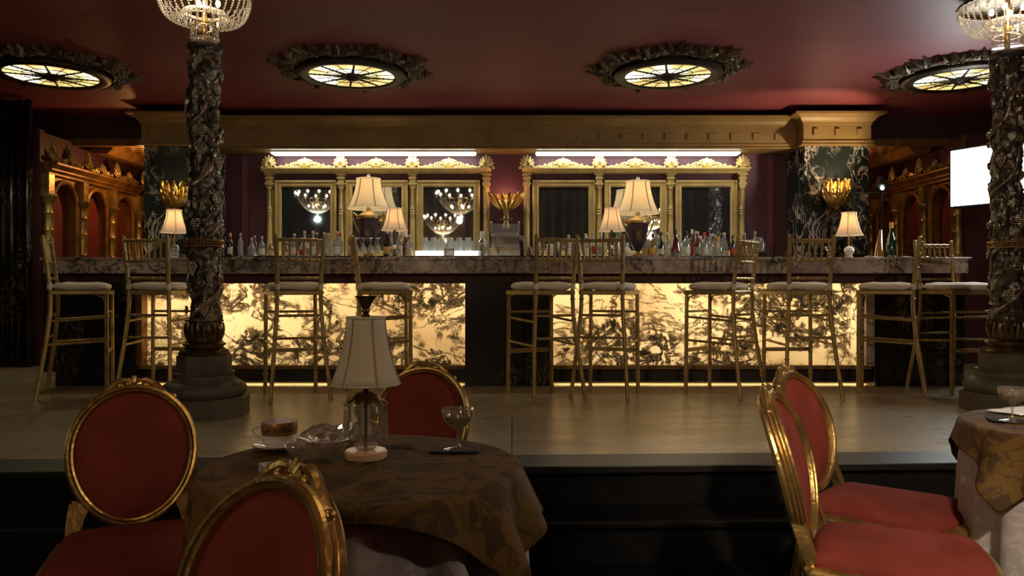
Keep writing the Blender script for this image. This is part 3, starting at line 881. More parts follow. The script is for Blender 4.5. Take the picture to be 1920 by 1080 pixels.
for k in range(8):
    a = 2 * PI * (k + 0.5) / 8
    for s_ in (-1, 1):
        leaf_blob(q, a + s_ * 0.035, 0.52, 0.215, 0.019, 0, 8, 0.045, s_ * 0.06)
    leaf_blob(q, a, 0.50, 0.12, 0.035, 0, 3, 0.06)
    for s_ in (-1, 1):
        leaf_blob(q, a + s_ * 0.11, 0.52, 0.15, 0.028, 0, 4, 0.05, s_ * 0.12)
        c = Vector((0.57 * math.cos(a + s_ * 0.13), 0.57 * math.sin(a + s_ * 0.13), -0.04))
        q.ring(c, 0.022, 0.010, 12, 5)
q.build('feather_leaves', 'medallion_bronze', med)
q = MB()
q.lathe([(0.47, 0.0), (0.47, -0.060), (0.478, -0.068), (0.478, -0.082), (0.465, -0.092), (0.43, -0.100), (0.40, -0.098), (0.382, -0.092), (0.375, -0.086), (0.375, -0.070)], 64, cap=False)
q.build('drum', 'iron', med)
MB().lathe([(0.377, -0.078), (0.377, -0.082), (0.0, -0.082)], 64).build('leaded_glass', 'leaded_glass', med)
q = MB()
for k in range(8):
    a = 2 * PI * k / 8 + 0.25
    d = Vector((math.cos(a), math.sin(a), 0)); z = Vector((0, 0, -0.09))
    q.tube([d * 0.06 + z, d * 0.16 + z, d * 0.26 + z, d * 0.375 + z], [0.024, 0.014, 0.009, 0.010], 6, flat=0.6)
    for j in range(6): q.ball(d * (0.11 + 0.042 * j) + z, 0.014 - 0.001 * j, 6, 4)
    a2 = a + PI / 8
    d = Vector((math.cos(a2), math.sin(a2), 0))
    q.tube([d * 0.06 + z, d * 0.375 + z], 0.0035, 5)
    # looped leading between the spokes
    pts = []
    for i in range(9):
        t = i / 8; aa = a + (PI / 4) * t; r = 0.20 + 0.035 * math.sin(t * PI)
        pts.append(Vector((r * math.cos(aa), r * math.sin(aa), -0.086)))
    q.tube(pts, 0.0035, 5)
q.build('leading', 'iron', med)
MB().lathe([(0.10, -0.080), (0.095, -0.095), (0.06, -0.105), (0.035, -0.125), (0.0, -0.13)], 16, wob=lambda a, z: 1 + 0.12 * math.cos(a * 8)).build('hub', 'iron', med)
med.location = (-1.43, 6.91, CZ)
med['label'] = 'bronze leaf medallion light on the ceiling beside the carved column with crystal capital'
dup(med, (1.39, 6.91, CZ), 0.3, 'bronze leaf medallion light on the ceiling nearest the bright cornice block')
dup(med, (-4.11, 6.91, CZ), 0.15, 'bronze leaf medallion light in the darkest ceiling corner above the arcade')
dup(med, (4.07, 7.03, CZ), 0.2, 'bronze leaf medallion light partly hidden by the column near the softbox')
for x, e in ((-1.43, 5), (1.39, 5), (-4.11, 5), (4.07, 3)):
    lamp('medallion_light', 'SPOT', (x, 6.93, CZ - 0.14), e * 3, (1.0, 0.85, 0.5), 0.02, (0, 0, 0), spot_size=math.radians(150), spot_blend=0.5)

# ------------------------------------------------------------------ carved columns
def ylev(y): return zy(y, 5.03)
def make_column(label, loc, rz):
    o = thing('carved_column', label, 'column', loc, rz, 'carved bronze columns')
    RO = 0.285
    MB().lathe([(RO, 0), (RO, 0.118), (RO - 0.012, 0.126)], 8, rot=PI / 8 + 0.16).build('octagonal_plinth', 'stone_column', o, False)
    MB().lathe([(0.20, 0.125), (0.245, 0.128), (0.262, 0.150), (0.264, 0.175), (0.250, 0.200), (0.222, 0.218), (0.20, 0.224), (0.196, 0.232), (0.186, 0.236), (0.183, 0.262), (0.187, 0.268), (0.187, 0.280), (0.16, 0.284)], 48).build('torus_base', 'stone_column', o)
    MB().lathe([(0.170, 0.282), (0.170, 0.386), (0.163, 0.392)], 8, rot=PI / 8 + 0.1).build('octagonal_block', 'stone_column', o, False)
    MB().lathe([(0.155, 0.39), (0.160, 0.40), (0.15, 0.42), (0.125, 0.432), (0.118, 0.44), (0.118, 0.447), (0.132, 0.452), (0.134, 0.464), (0.118, 0.47), (0.112, 0.48), (0.10, 0.485)], 40).build('collar', 'dark_brass', o)
    # shaft with swelling spiral relief
    Z0, Z1 = 0.48, 2.40
    n, m = 48, 190
    rows = []
    for i in range(m + 1):
        z = Z0 + (Z1 - Z0) * i / m
        row = []
        for k in range(n + 1):
            a = 2 * PI * (k % n) / n
            hel = math.sin(a - z * 7.2)
            d = 0.017 * max(0, hel) - 0.006 * max(0, -hel) + 0.015 * noise.fractal(Vector((math.cos(a) * 3.2, math.sin(a) * 3.2, z * 9)), 0.7, 2.0, 4)
            d += 0.006 * math.sin(z * 30 + 3 * math.sin(a * 2))
            r = 0.086 + d
            row.append((r * math.cos(a), r * math.sin(a), z))
        rows.append(row)
    MB().grid(rows).build('shaft', 'bronze', o)
    rnd = random.Random(11)
    q = MB()     # vine
    for ph in (0.0, PI):
        pts = []; rs = []
        for i in range(150):
            z = Z0 + 0.16 + (Z1 - Z0 - 0.24) * i / 149
            a = ph + z * 7.2 + 0.35 * math.sin(z * 17)
            r = 0.096 + 0.006 * math.sin(z * 31)
            pts.append((r * math.cos(a), r * math.sin(a), z)); rs.append(0.010 + 0.004 * math.sin(i * 0.7))
        q.tube(pts, rs, 7)
    q.build('vine', 'bronze_highlit', o)
    # scrolls and leaves
    q = MB(); qs = MB()
    for i in range(60):
        z = Z0 + 0.20 + (Z1 - Z0 - 0.30) * (i + rnd.random() * 0.6) / 60
        a = rnd.random() * 2 * PI
        ca, sa = math.cos(a), math.sin(a)
        out = Vector((ca, sa, 0)); tan = Vector((-sa, ca, 0)); up = Vector((0, 0, 1))
        c = out * 0.099 + Vector((0, 0, z))
        if i % 2 == 0:
            R = 0.022 + 0.012 * rnd.random(); sg = rnd.choice((-1, 1)); a0 = rnd.random() * 6
            pts = []; rs = []
            for j in range(15):
                t = j / 14; an = a0 + sg * 2 * PI * 1.3 * t; rr = R * (1 - 0.72 * t)
                pts.append(c + tan * rr * math.cos(an) + up * rr * math.sin(an) + out * (0.006 + 0.008 * t)); rs.append(0.0085 - 0.003 * t)
            qs.tube(pts, rs, 6)
            qs.ball(pts[-1], 0.007, 6, 4)
        else:
            L = 0.05 + 0.05 * rnd.random(); th = rnd.random() * 2 * PI
            d = tan * math.cos(th) + up * math.sin(th); e = out.cross(d)
            rws = []
            for j in range(9):
                t = j / 8; w = 0.024 * math.sin(PI * (0.1 + 0.88 * t)) * (0.7 + 0.45 * abs(math.sin(t * 9)))
                cc = c + d * (L * (t - 0.4)) + out * (0.014 * math.sin(t * PI))
                rws.append([cc - e * w - out * 0.008, cc - e * w * 0.5 + out * 0.008, cc + out * 0.003, cc + e * w * 0.5 + out * 0.008, cc + e * w - out * 0.008])
            q.grid(rws)
    q.build('relief_leaves', 'bronze_highlit', o); qs.build('relief_scrolls', 'bronze_highlit', o)
    # grape bunches
    for (a, z) in ((-1.25, 0.72), (-1.7, 1.26), (-0.5, 1.42), (-1.35, 1.86), (-0.35, 1.66), (-0.45, 2.13), (-2.8, 2.02), (-1.9, 0.98), (0.6, 1.1), (1.6, 1.7), (2.6, 1.3), (2.0, 0.8)):
        g = MB()
        out = Vector((math.cos(a), math.sin(a), 0)); tan = Vector((-math.sin(a), math.cos(a), 0))
        for i in range(6):
            wdt = [3, 4, 4, 3, 2, 1][i]
            for j in range(wdt):
                c = out * 0.108 + tan * ((j - (wdt - 1) / 2) * 0.016) + Vector((0, 0, z - i * 0.014)) + out * (0.008 - 0.004 * abs(j - (wdt - 1) / 2))
                g.ball(c, 0.0095, 7, 5)
        g.build('grape_bunch', 'bronze_highlit', o)
    # girdles
    g = MB()
    for zz, rr in ((1.095, 0.112), (1.13, 0.112)):
        g.ring((0, 0, zz), rr, 0.007, 40, 6)
    for k in range(36):
        a = 2 * PI * k / 36; g.ball((0.115 * math.cos(a), 0.115 * math.sin(a), 1.1125), 0.008, 6, 4)
    g.build('girdle', 'gold', o)
    g = MB()
    for k in range(20):
        a = 2 * PI * k / 20
        rws = []
        for j in range(6):
            t = j / 5; w = 0.017 * math.sin(PI * (0.35 + 0.6 * t)); r = 0.102 + 0.018 * math.sin(t * PI * 0.8)
            rws.append([(r * math.cos(a + u * w / r), r * math.sin(a + u * w / r), 0.484 + 0.115 * t) if u else ((r + 0.006) * math.cos(a), (r + 0.006) * math.sin(a), 0.484 + 0.115 * t) for u in (-1, 0, 1)])
        g.grid(rws)
    for k in range(40):
        a = 2 * PI * k / 40; g.ball((0.113 * math.cos(a), 0.113 * math.sin(a), 0.61), 0.007, 6, 4)
    g.build('leaf_girdle', 'dark_brass', o)
    MB().lathe([(0.09, 2.36), (0.106, 2.375), (0.106, 2.395), (0.085, 2.405)], 32).build('neck_ring', 'bronze', o)
    return o
col = make_column('carved dark bronze column with octagonal stone base beside the dining chair with pulled-out seat', (-2.0, 5.03, 0), 0)
dup(col, (3.33, 5.20, 0), 2.2, 'carved dark column standing in front of the bright softbox')

def make_capital(label, loc):
    o = thing('crystal_capital', label, 'chandelier', loc, 0, 'crystal bead baskets crowning the columns')
    # local z relative to column top 2.40
    b = MB().lathe([(0.018, 0.0), (0.018, 0.38), (0.05, 0.395)], 10); b.build('stem', 'brass', o)
    MB().lathe([(0.085, 0.0), (0.09, 0.006), (0.088, 0.035), (0.094, 0.045), (0.08, 0.05)], 32).build('crystal_dish', 'crystal', o)
    for nm, zz, rr, r_ in (('brass_ring', 0.12, 0.082, 0.004), ('brass_ring', 0.192, 0.10, 0.004), ('bead_ring', 0.215, 0.125, 0.010), ('rim_band', 0.335, 0.292, 0.010)):
        q = MB()
        if nm == 'bead_ring':
            for k in range(44):
                a = 2 * PI * k / 44; q.ball((rr * math.cos(a), rr * math.sin(a), zz), 0.0105, 6, 4)
        else: q.ring((0, 0, zz), rr, r_, 40, 6)
        q.build(nm, 'bead_crystal' if nm == 'bead_ring' else ('brass' if nm == 'brass_ring' else 'dark_brass'), o)
    MB().lathe([(0.02, 0.385), (0.15, 0.375), (0.28, 0.345), (0.292, 0.335)], 40, cap=False).build('top_plate', 'dark_brass', o)
    def prism_(L, r):
        return MB().lathe([(0.0, -L), (r * 0.9, -L * 0.82), (r * 0.7, -L * 0.12), (0.0, 0)], 6)
    for (cnt, rr, zt, L, rad) in ((16, 0.118, 0.21, 0.085, 0.010), (12, 0.083, 0.118, 0.062, 0.009), (22, 0.290, 0.325, 0.05, 0.008)):
        base = None
        for k in range(cnt):
            a = 2 * PI * k / cnt
            if base is None:
                base = prism_(L, rad).build('prism', 'crystal', o, False); ob = base
            else:
                ob = base.copy(); COL.objects.link(ob)
            ob.parent = o; ob.location = (rr * math.cos(a), rr * math.sin(a), zt); ob.rotation_euler = (0, 0, a)
    # bead strings
    q = MB()
    P0, P1, P2, P3 = (0.285, 0.325), (0.285, 0.20), (0.20, 0.10), (0.125, 0.212)
    prev = None; acc = 0; pts = []
    for i in range(400):
        t = i / 399; u = 1 - t
        r = u**3 * P0[0] + 3 * u * u * t * P1[0] + 3 * u * t * t * P2[0] + t**3 * P3[0]
        z = u**3 * P0[1] + 3 * u * u * t * P1[1] + 3 * u * t * t * P2[1] + t**3 * P3[1]
        if prev is None or math.hypot(r - prev[0], z - prev[1]) > 0.0152:
            pts.append((r, z)); prev = (r, z)
    for (r, z) in pts: q.ball((r, 0, z), 0.0064, 7, 5)
    base = q.build('bead_string', 'bead_crystal', o)
    for k in range(1, 36):
        ob = base.copy(); COL.objects.link(ob); ob.parent = o; ob.rotation_euler = (0, 0, 2 * PI * k / 36)
    for k in range(4):
        a = PI / 4 + k * PI / 2
        MB().ball((0.09 * math.cos(a), 0.09 * math.sin(a), 0.30), 0.016, 8, 6, (1, 1, 1.5)).build('bulb', 'bulb', o)
    return o
cap = make_capital('crystal bead basket crowning the carved column in front of the dark pier', (-2.0, 5.03, 2.395))
dup(cap, (3.33, 5.20, 2.395), 0.07, 'crystal bead basket crowning the column in front of the softbox')

# ------------------------------------------------------------------ bar stools
def bamboo(mb, pts, r, rings=()):
    mb.tube(pts, r, 8)
    pts = [Vector(p) for p in pts]
    L = [0]
    for i in range(1, len(pts)): L.append(L[-1] + (pts[i] - pts[i - 1]).length)
    for t in rings:
        d = t * L[-1]
        for i in range(1, len(pts)):
            if d <= L[i] + 1e-9:
                f = (d - L[i - 1]) / (L[i] - L[i - 1]); c = pts[i - 1].lerp(pts[i], f); ax = (pts[i] - pts[i - 1]).normalized()
                mb.tube([c - ax * 0.006, c - ax * 0.003, c + ax * 0.003, c + ax * 0.006], [r, r * 1.28, r * 1.28, r], 8)
                break
def make_stool():
    o = thing('bar_stool', 'x', 'bar stool', (0, 0, 0), 0, 'gold bamboo style bar stools along the bar')
    G = 'stool_gold'
    post = lambda s_: [(s_ * 0.215, 0.275, 0), (s_ * 0.180, 0.215, 0.40), (s_ * 0.160, 0.190, 0.64), (s_ * 0.155, 0.188, 0.80), (s_ * 0.160, 0.205, 0.95), (s_ * 0.172, 0.235, 1.195)]
    for s_ in (-1, 1):
        q = MB(); bamboo(q, post(s_), 0.0155, (0.12, 0.25, 0.38, 0.50, 0.62, 0.72, 0.82, 0.91)); q.ball((s_ * 0.172, 0.235, 1.203), 0.015, 8, 5)
        q.build('rear_leg_and_back_post', G, o)
        q = MB(); bamboo(q, [(s_ * 0.192, -0.19, 0), (s_ * 0.186, -0.185, 0.79)], 0.0155, (0.2, 0.4, 0.58, 0.76))
        q.build('front_leg', G, o)
    def at(z, s_):
        pp = [Vector(p) for p in post(s_)]
        for i in range(1, 6):
            if z <= pp[i].z:
                return pp[i - 1].lerp(pp[i], (z - pp[i - 1].z) / (pp[i].z - pp[i - 1].z))
        return pp[-1]
    def rail(name, z, r=0.0105, sag=0.018, rings=(0.18, 0.34, 0.5, 0.66, 0.82)):
        a, b = at(z, -1), at(z, 1); mid = (a + b) / 2 + Vector((0, sag, 0))
        q = MB(); bamboo(q, [a, a.lerp(mid, 0.55) + Vector((0, sag * .25, 0)), mid, b.lerp(mid, 0.55) + Vector((0, sag * .25, 0)), b], r, rings)
        q.build(name, G, o)
    rail('top_rail', 1.172, 0.0135); rail('middle_rail', 1.022); rail('lower_rail', 0.895)
    for k in range(6):
        t = (k + 0.9) / 6.8
        a = at(1.022, -1).lerp(at(1.022, 1), t) + Vector((0, 0.017, 0)); b = at(1.172, -1).lerp(at(1.172, 1), t) + Vector((0, 0.017, 0))
        q = MB(); bamboo(q, [a, b], 0.0085, (0.35, 0.68)); q.build('spindle', G, o)
    # seat frame
    poly = [(-0.205, -0.205), (0.205, -0.205), (0.178, 0.195), (-0.178, 0.195)]
    MB().prism(poly, 0.772, 0.806, 'z').build('seat_frame', G, o, False, 0.008)
    # cushion
    rows = []
    n = 28
    prof_ = [(0.80, 0.806), (0.96, 0.812), (1.03, 0.828), (1.02, 0.846), (0.93, 0.858), (0.6, 0.866), (0.25, 0.868), (0.01, 0.868)]
    for (f, z) in prof_:
        row = []
        for k in range(n + 1):
            a = 2 * PI * (k % n) / n
            ca, sa = math.cos(a), math.sin(a)
            e = 0.38
            x = math.copysign(abs(ca) ** e, ca) * 0.188; y = math.copysign(abs(sa) ** e, sa) * 0.185
            if y > 0: x *= 1 - 0.12 * y / 0.185
            wr = 0.006 * math.sin(a * 7 + 2) * math.sin(a * 3) * (1 if 0.3 < f < 1.01 else 0)
            row.append((x * f * 1.02, y * f + 0.0 - 0.005, z + wr))
        rows.append(row)
    MB().grid(rows).build('cushion', 'cushion_cloth', o)
    for s_ in (-1, 1):
        c = at(0.835, s_)
        q = MB().tube([c + Vector((0, 0, -0.022)), c + Vector((0, 0, 0.022))], 0.019, 8); q.tube([c, (s_ * 0.15, 0.15, 0.835)], 0.008, 6)
        q.build('cushion_tie', 'cushion_cloth', o)
    def bar_(name, a, b, r=0.0095, rg=(0.3, 0.7)):
        q = MB(); bamboo(q, [a, b], r, rg); q.build(name, G, o)
    fl = lambda z, s_: Vector((s_ * (0.192 - 0.006 * z / 0.79), -0.19 + 0.005 * z / 0.79, z))
    bar_('stretcher', at(0.62, -1), at(0.62, 1)); bar_('stretcher', at(0.455, -1), at(0.455, 1))
    bar_('stretcher', fl(0.64, -1), fl(0.64, 1))
    q = MB().obox((0, -0.188, 0.34), 0.372, 0.016, 0.03); q.build('foot_rail', G, o, False)
    for s_ in (-1, 1):
        bar_('stretcher', fl(0.60, s_), at(0.575, s_)); bar_('stretcher', fl(0.42, s_), at(0.40, s_))
        pp = Vector((s_ * 0.188, -0.186, 0.70))
        MB().tube([(s_ * 0.186, -0.10, 0.775), (s_ * 0.187, -0.16, 0.755), (s_ * 0.187, -0.183, 0.69)], 0.006, 6).build('corner_brace', G, o)
    return o
def ground(x, y):
    D = H * F / (y - YH)
    return (x - XC) * D / F, D
stools = [  # pixel x of seat centre, depth of seat centre, facing, label
    (154, 5.97, (0.93, 0.37), 'gold bar stool seen sideways, first from the darkest corner'),
    (305, 5.95, (0.10, 1.0), 'gold bar stool half hidden by the carved column'),
    (553, 5.86, (-0.42, 0.9), 'gold bar stool with its back to us, just past the carved column'),
    (720, 6.02, (0.97, 0.22), 'gold bar stool seen sideways directly behind the table lamp shade'),
    (1016, 5.84, (-0.45, 0.9), 'gold bar stool overlapping another, in front of the black middle block'),
    (1140, 5.93, (0.36, 0.93), 'gold bar stool overlapping the one by the black middle block, standing against the glowing panel'),
    (1350, 6.03, (-0.74, 0.67), 'gold bar stool turned three quarters, next after the overlapping pair'),
    (1496, 5.93, (-0.08, 1.0), 'gold bar stool squarely facing the bar behind the two pink chair backs'),
    (1662, 6.10, (-0.88, 0.47), 'gold bar stool seen sideways facing the glowing panel, below the champagne bottle'),
    (1790, 6.16, (0.20, -0.98), 'gold bar stool turned away from the bar beside the column base'),
]
proto = make_stool()
for i, (px, D, f, lb) in enumerate(stools):
    loc = (xx(px, D), D, 0); rz = face_dir(*f)
    if i == 0:
        proto.location = loc; proto.rotation_euler = (0, 0, rz); proto['label'] = lb
    else: dup(proto, loc, rz, lb)
for i in range(0): pass

# ------------------------------------------------------------------ lamps with bell shades
def bell_shade(o, rt, rb, z0, z1, mat, seam='seam', n=6, trim=True):
    rows = []
    N = 48
    steps = 10
    for i in range(steps + 1):
        t = i / steps
        r = rt + (rb - rt) * (t ** 2.1 * 0.68 + t * 0.32)
        if i == steps: r *= 1.015
        z = z1 + (z0 - z1) * t
        row = []
        for k in range(N + 1):
            a = 2 * PI * (k % N) / N + 0.2
            ph = ((a * n / (2 * PI)) % 1.0)
            sc = 1 - 0.045 * math.sin(ph * PI) ** 0.8 * (0.3 + 0.7 * t)
            dz = 0.03 * (rb - rt) * math.sin(ph * PI) * (1 if t > 0.95 else 0)
            row.append((r * sc * math.cos(a), r * sc * math.sin(a), z + dz))
        rows.append(row)
    s_ = MB().grid(rows).build('lamp_shade', mat, o)
    md = s_.modifiers.new('solid', 'SOLIDIFY'); md.thickness = 0.0015
    q = MB()
    for k in range(n):
        a = 2 * PI * k / n
        idx = None
        pts = []
        for i in range(steps + 1):
            t = i / steps
            r = rt + (rb - rt) * (t ** 2.1 * 0.68 + t * 0.32) + 0.0005
            pts.append((r * math.cos(a), r * math.sin(a), z1 + (z0 - z1) * t))
        q.tube(pts, 0.0022 * (rb / 0.1), 5)
    q.build('seam', seam, s_)
    if trim:
        MB().ring((0, 0, z1), rt, 0.004 * rb / 0.1, 40, 6).build('top_binding', 'shade_white' if mat == 'shade_white' else mat, s_)
        MB().ring((0, 0, z0), rb * 0.985, 0.003 * rb / 0.1, 40, 6).build('bottom_binding', 'shade_white' if mat == 'shade_white' else mat, s_)
    return s_
def bar_lamp(px, ytop, ybot, D, kind, lb):
    z = 1.076
    o = thing('bar_lamp', lb, 'table lamp', (xx(px, D), D, z), 0, 'small bell shade lamps on the bar top')
    zb, zt = zy(ybot, D) - z, zy(ytop, D) - z
    bell_shade(o, 0.062, 0.118, zb, zt, 'shade_lit_small')
    if kind == 'ball':
        MB().lathe([(0.062, 0), (0.062, 0.012), (0.05, 0.016)], 24).build('foot', 'brass', o)
        q = MB().lathe([(0.03, 0.016), (0.032, 0.03), (0.02, 0.035), (0.036, 0.05), (0.045, 0.075), (0.036, 0.10), (0.02, 0.112)], 20); q.build('china_ball', 'porcelain', o)
        MB().tube([(0, 0, 0.11), (0, 0, zt)], 0.006, 8).build('stem', 'brass', o)
    elif kind == 'glass':
        MB().lathe([(0.085, 0), (0.08, 0.01), (0.03, 0.035), (0.02, 0.04)], 24).build('foot', 'dark_brass', o)
        MB().lathe([(0.02, 0.038), (0.045, 0.06), (0.048, 0.085), (0.03, 0.11), (0.02, 0.12)], 20).build('glass_body', 'crystal', o)
        MB().tube([(0, 0, 0.03), (0, 0, zt)], 0.012, 8).build('stem', 'dark_brass', o)
    else:
        MB().lathe([(0.05, 0), (0.05, 0.01), (0.035, 0.02)], 20).build('foot', 'porcelain', o)
        MB().lathe([(0.03, 0.018), (0.04, 0.03), (0.042, 0.10), (0.03, 0.125), (0.015, 0.13)], 10).build('glass_body', 'crystal', o)
        MB().tube([(0, 0, 0.12), (0, 0, zt)], 0.006, 8).build('stem', 'brass', o)
    MB().ball((0, 0, (zb + zt) / 2), 0.018, 8, 6).build('bulb', 'bulb', o)
    lamp('bar_lamp_light', 'POINT', (xx(px, D), D, z + (zb + zt) / 2 + 0.03), 0.9, (1, 0.70, 0.42), 0.025)
bar_lamp(327, 394, 436, 6.78, 'crystal', 'small lit bell shade lamp on the bar under the sconce by the carved column')
bar_lamp(740, 391, 432, 6.78, 'glass', 'small lit bell shade lamp on the bar next to the upturned stem glasses')
bar_lamp(1147, 391, 433, 6.78, 'glass', 'small lit bell shade lamp on the bar overlapping the white shaded lamp behind')
bar_lamp(1592, 399, 441, 6.78, 'ball', 'small lit bell shade lamp with white china ball base on the bar')
def urn_lamp(px, ytop, ybot, D, lb, mat='shade_lit'):
    o = thing('urn_lamp', lb, 'table lamp', (xx(px, D), D, BZ), 0, 'plum urn lamps on the back bar')
    zb, zt = zy(ybot, D) - BZ, zy(ytop, D) - BZ
    bell_shade(o, 0.128, 0.232, zb, zt, mat, n=6)
    MB().lathe([(0.012, zt - 0.02), (0.012, zt + 0.02), (0.022, zt + 0.03), (0.012, zt + 0.05), (0.0, zt + 0.055)], 10).build('finial', 'steel', o)
    MB().lathe([(0.02, zb - 0.02), (0.02, zt)], 10).build('stem', 'brass', o)
    u = zb - 0.12
    MB().lathe([(0.06, 0.0), (0.06, 0.02), (0.03, 0.04), (0.022, 0.06)], 20).build('foot', 'gold_leaf', o)
    MB().lathe([(0.02, 0.055), (0.05, 0.09), (0.095, 0.17), (0.115, u - 0.02), (0.12, u)], 28).build('urn_body', 'plum_glaze', o)
    MB().lathe([(0.12, u), (0.135, u + 0.01), (0.135, u + 0.035), (0.11, u + 0.045), (0.07, u + 0.07), (0.03, u + 0.09), (0.022, u + 0.13)], 28, wob=lambda a, z: 1 + 0.02 * math.cos(a * 20)).build('gilt_collar', 'gold_leaf', o)
    for s_ in (-1, 1):
        pts = [(s_ * 0.12, 0, u + 0.03), (s_ * 0.165, 0, u + 0.07), (s_ * 0.175, 0, u + 0.03), (s_ * 0.15, 0, u - 0.04), (s_ * 0.115, 0, u - 0.12), (s_ * 0.09, 0, u - 0.16)]
        MB().tube(pts, [0.012, 0.014, 0.012, 0.010, 0.009, 0.008], 7).build('handle', 'gold_leaf', o)
    MB().ball((0, 0, (zb + zt) / 2), 0.025, 8, 6).build('bulb', 'bulb', o)
    lamp('urn_lamp_light', 'POINT', (xx(px, D), D, BZ + (zb + zt) / 2 + 0.05), 4.0, (1, 0.72, 0.42), 0.035)
urn_lamp(691, 336, 391, 8.55, 'large lit lamp on plum urn behind the upturned stem glasses')
urn_lamp(1196, 341, 400, 8.55, 'large lit lamp on plum urn behind the paler row of bottles, by the green bottle')

# ------------------------------------------------------------------ bottles
BP = {
    'wine':   [(0.036, 0), (0.038, 0.01), (0.038, 0.17), (0.034, 0.195), (0.018, 0.225), (0.0145, 0.24), (0.0145, 0.29)],
    'slope':  [(0.037, 0), (0.039, 0.01), (0.039, 0.13), (0.030, 0.175), (0.018, 0.215), (0.0145, 0.24), (0.0145, 0.29)],
    'liquor': [(0.042, 0), (0.044, 0.008), (0.044, 0.15), (0.036, 0.172), (0.018, 0.195), (0.015, 0.21), (0.015, 0.255)],
    'tall':   [(0.034, 0), (0.036, 0.01), (0.036, 0.19), (0.028, 0.212), (0.015, 0.232), (0.014, 0.29)],
    'squat':  [(0.05, 0), (0.052, 0.01), (0.052, 0.10), (0.044, 0.13), (0.02, 0.165), (0.016, 0.18), (0.016, 0.225)],
    'flared': [(0.046, 0), (0.048, 0.01), (0.046, 0.08), (0.030, 0.17), (0.018, 0.21), (0.016, 0.25)],
    'decanter': [(0.05, 0), (0.055, 0.01), (0.056, 0.08), (0.045, 0.115), (0.018, 0.135), (0.016, 0.16), (0.022, 0.165)],
}
def bottle(px, D, ytop, shape, bm, lm, cm, lb, zbase=BZ, oval=1.0, group='bottles on the back bar', lab=(0.18, 0.52)):
    top = zy(ytop, D) - zbase
    pr = BP[shape]; hh = pr[-1][1] + 0.02
    s_ = top / hh
    s_r = min(1.15, max(0.8, s_))
    pr2 = [(r * s_r, z * s_) for r, z in pr]
    o = thing('bottle', lb, 'bottle', (xx(px, D), D, zbase), random.uniform(-0.3, 0.3), group)
    q = MB().lathe(pr2, 14)
    if oval != 1.0: q.v = [(x, y * oval, z) for x, y, z in q.v]
    q.build('glass_body', bm, o)
    rb = max(r for r, z in pr2[:3]) + 0.0012
    if lm:
        zt = [z for r, z in pr2 if r > rb * 0.9][-1]
        q = MB()
        n = 10
        rws = [[(rb * math.sin(a), -rb * oval * math.cos(a), z) for a in [(-1.25 + 2.5 * k / n) for k in range(n + 1)]] for z in (zt * lab[0], zt * (lab[0] + lab[1]))]
        q.grid(rws).build('paper_label', lm, o)
    rt = pr2[-1][0]
    MB().lathe([(rt * 1.12, pr2[-1][1] - (0.03 if cm not in ('cap_cork',) else 0.005) * s_), (rt * 1.15, top - 0.003), (rt * 0.9, top)], 10).build('cap', cm, o)
    return o
N = None
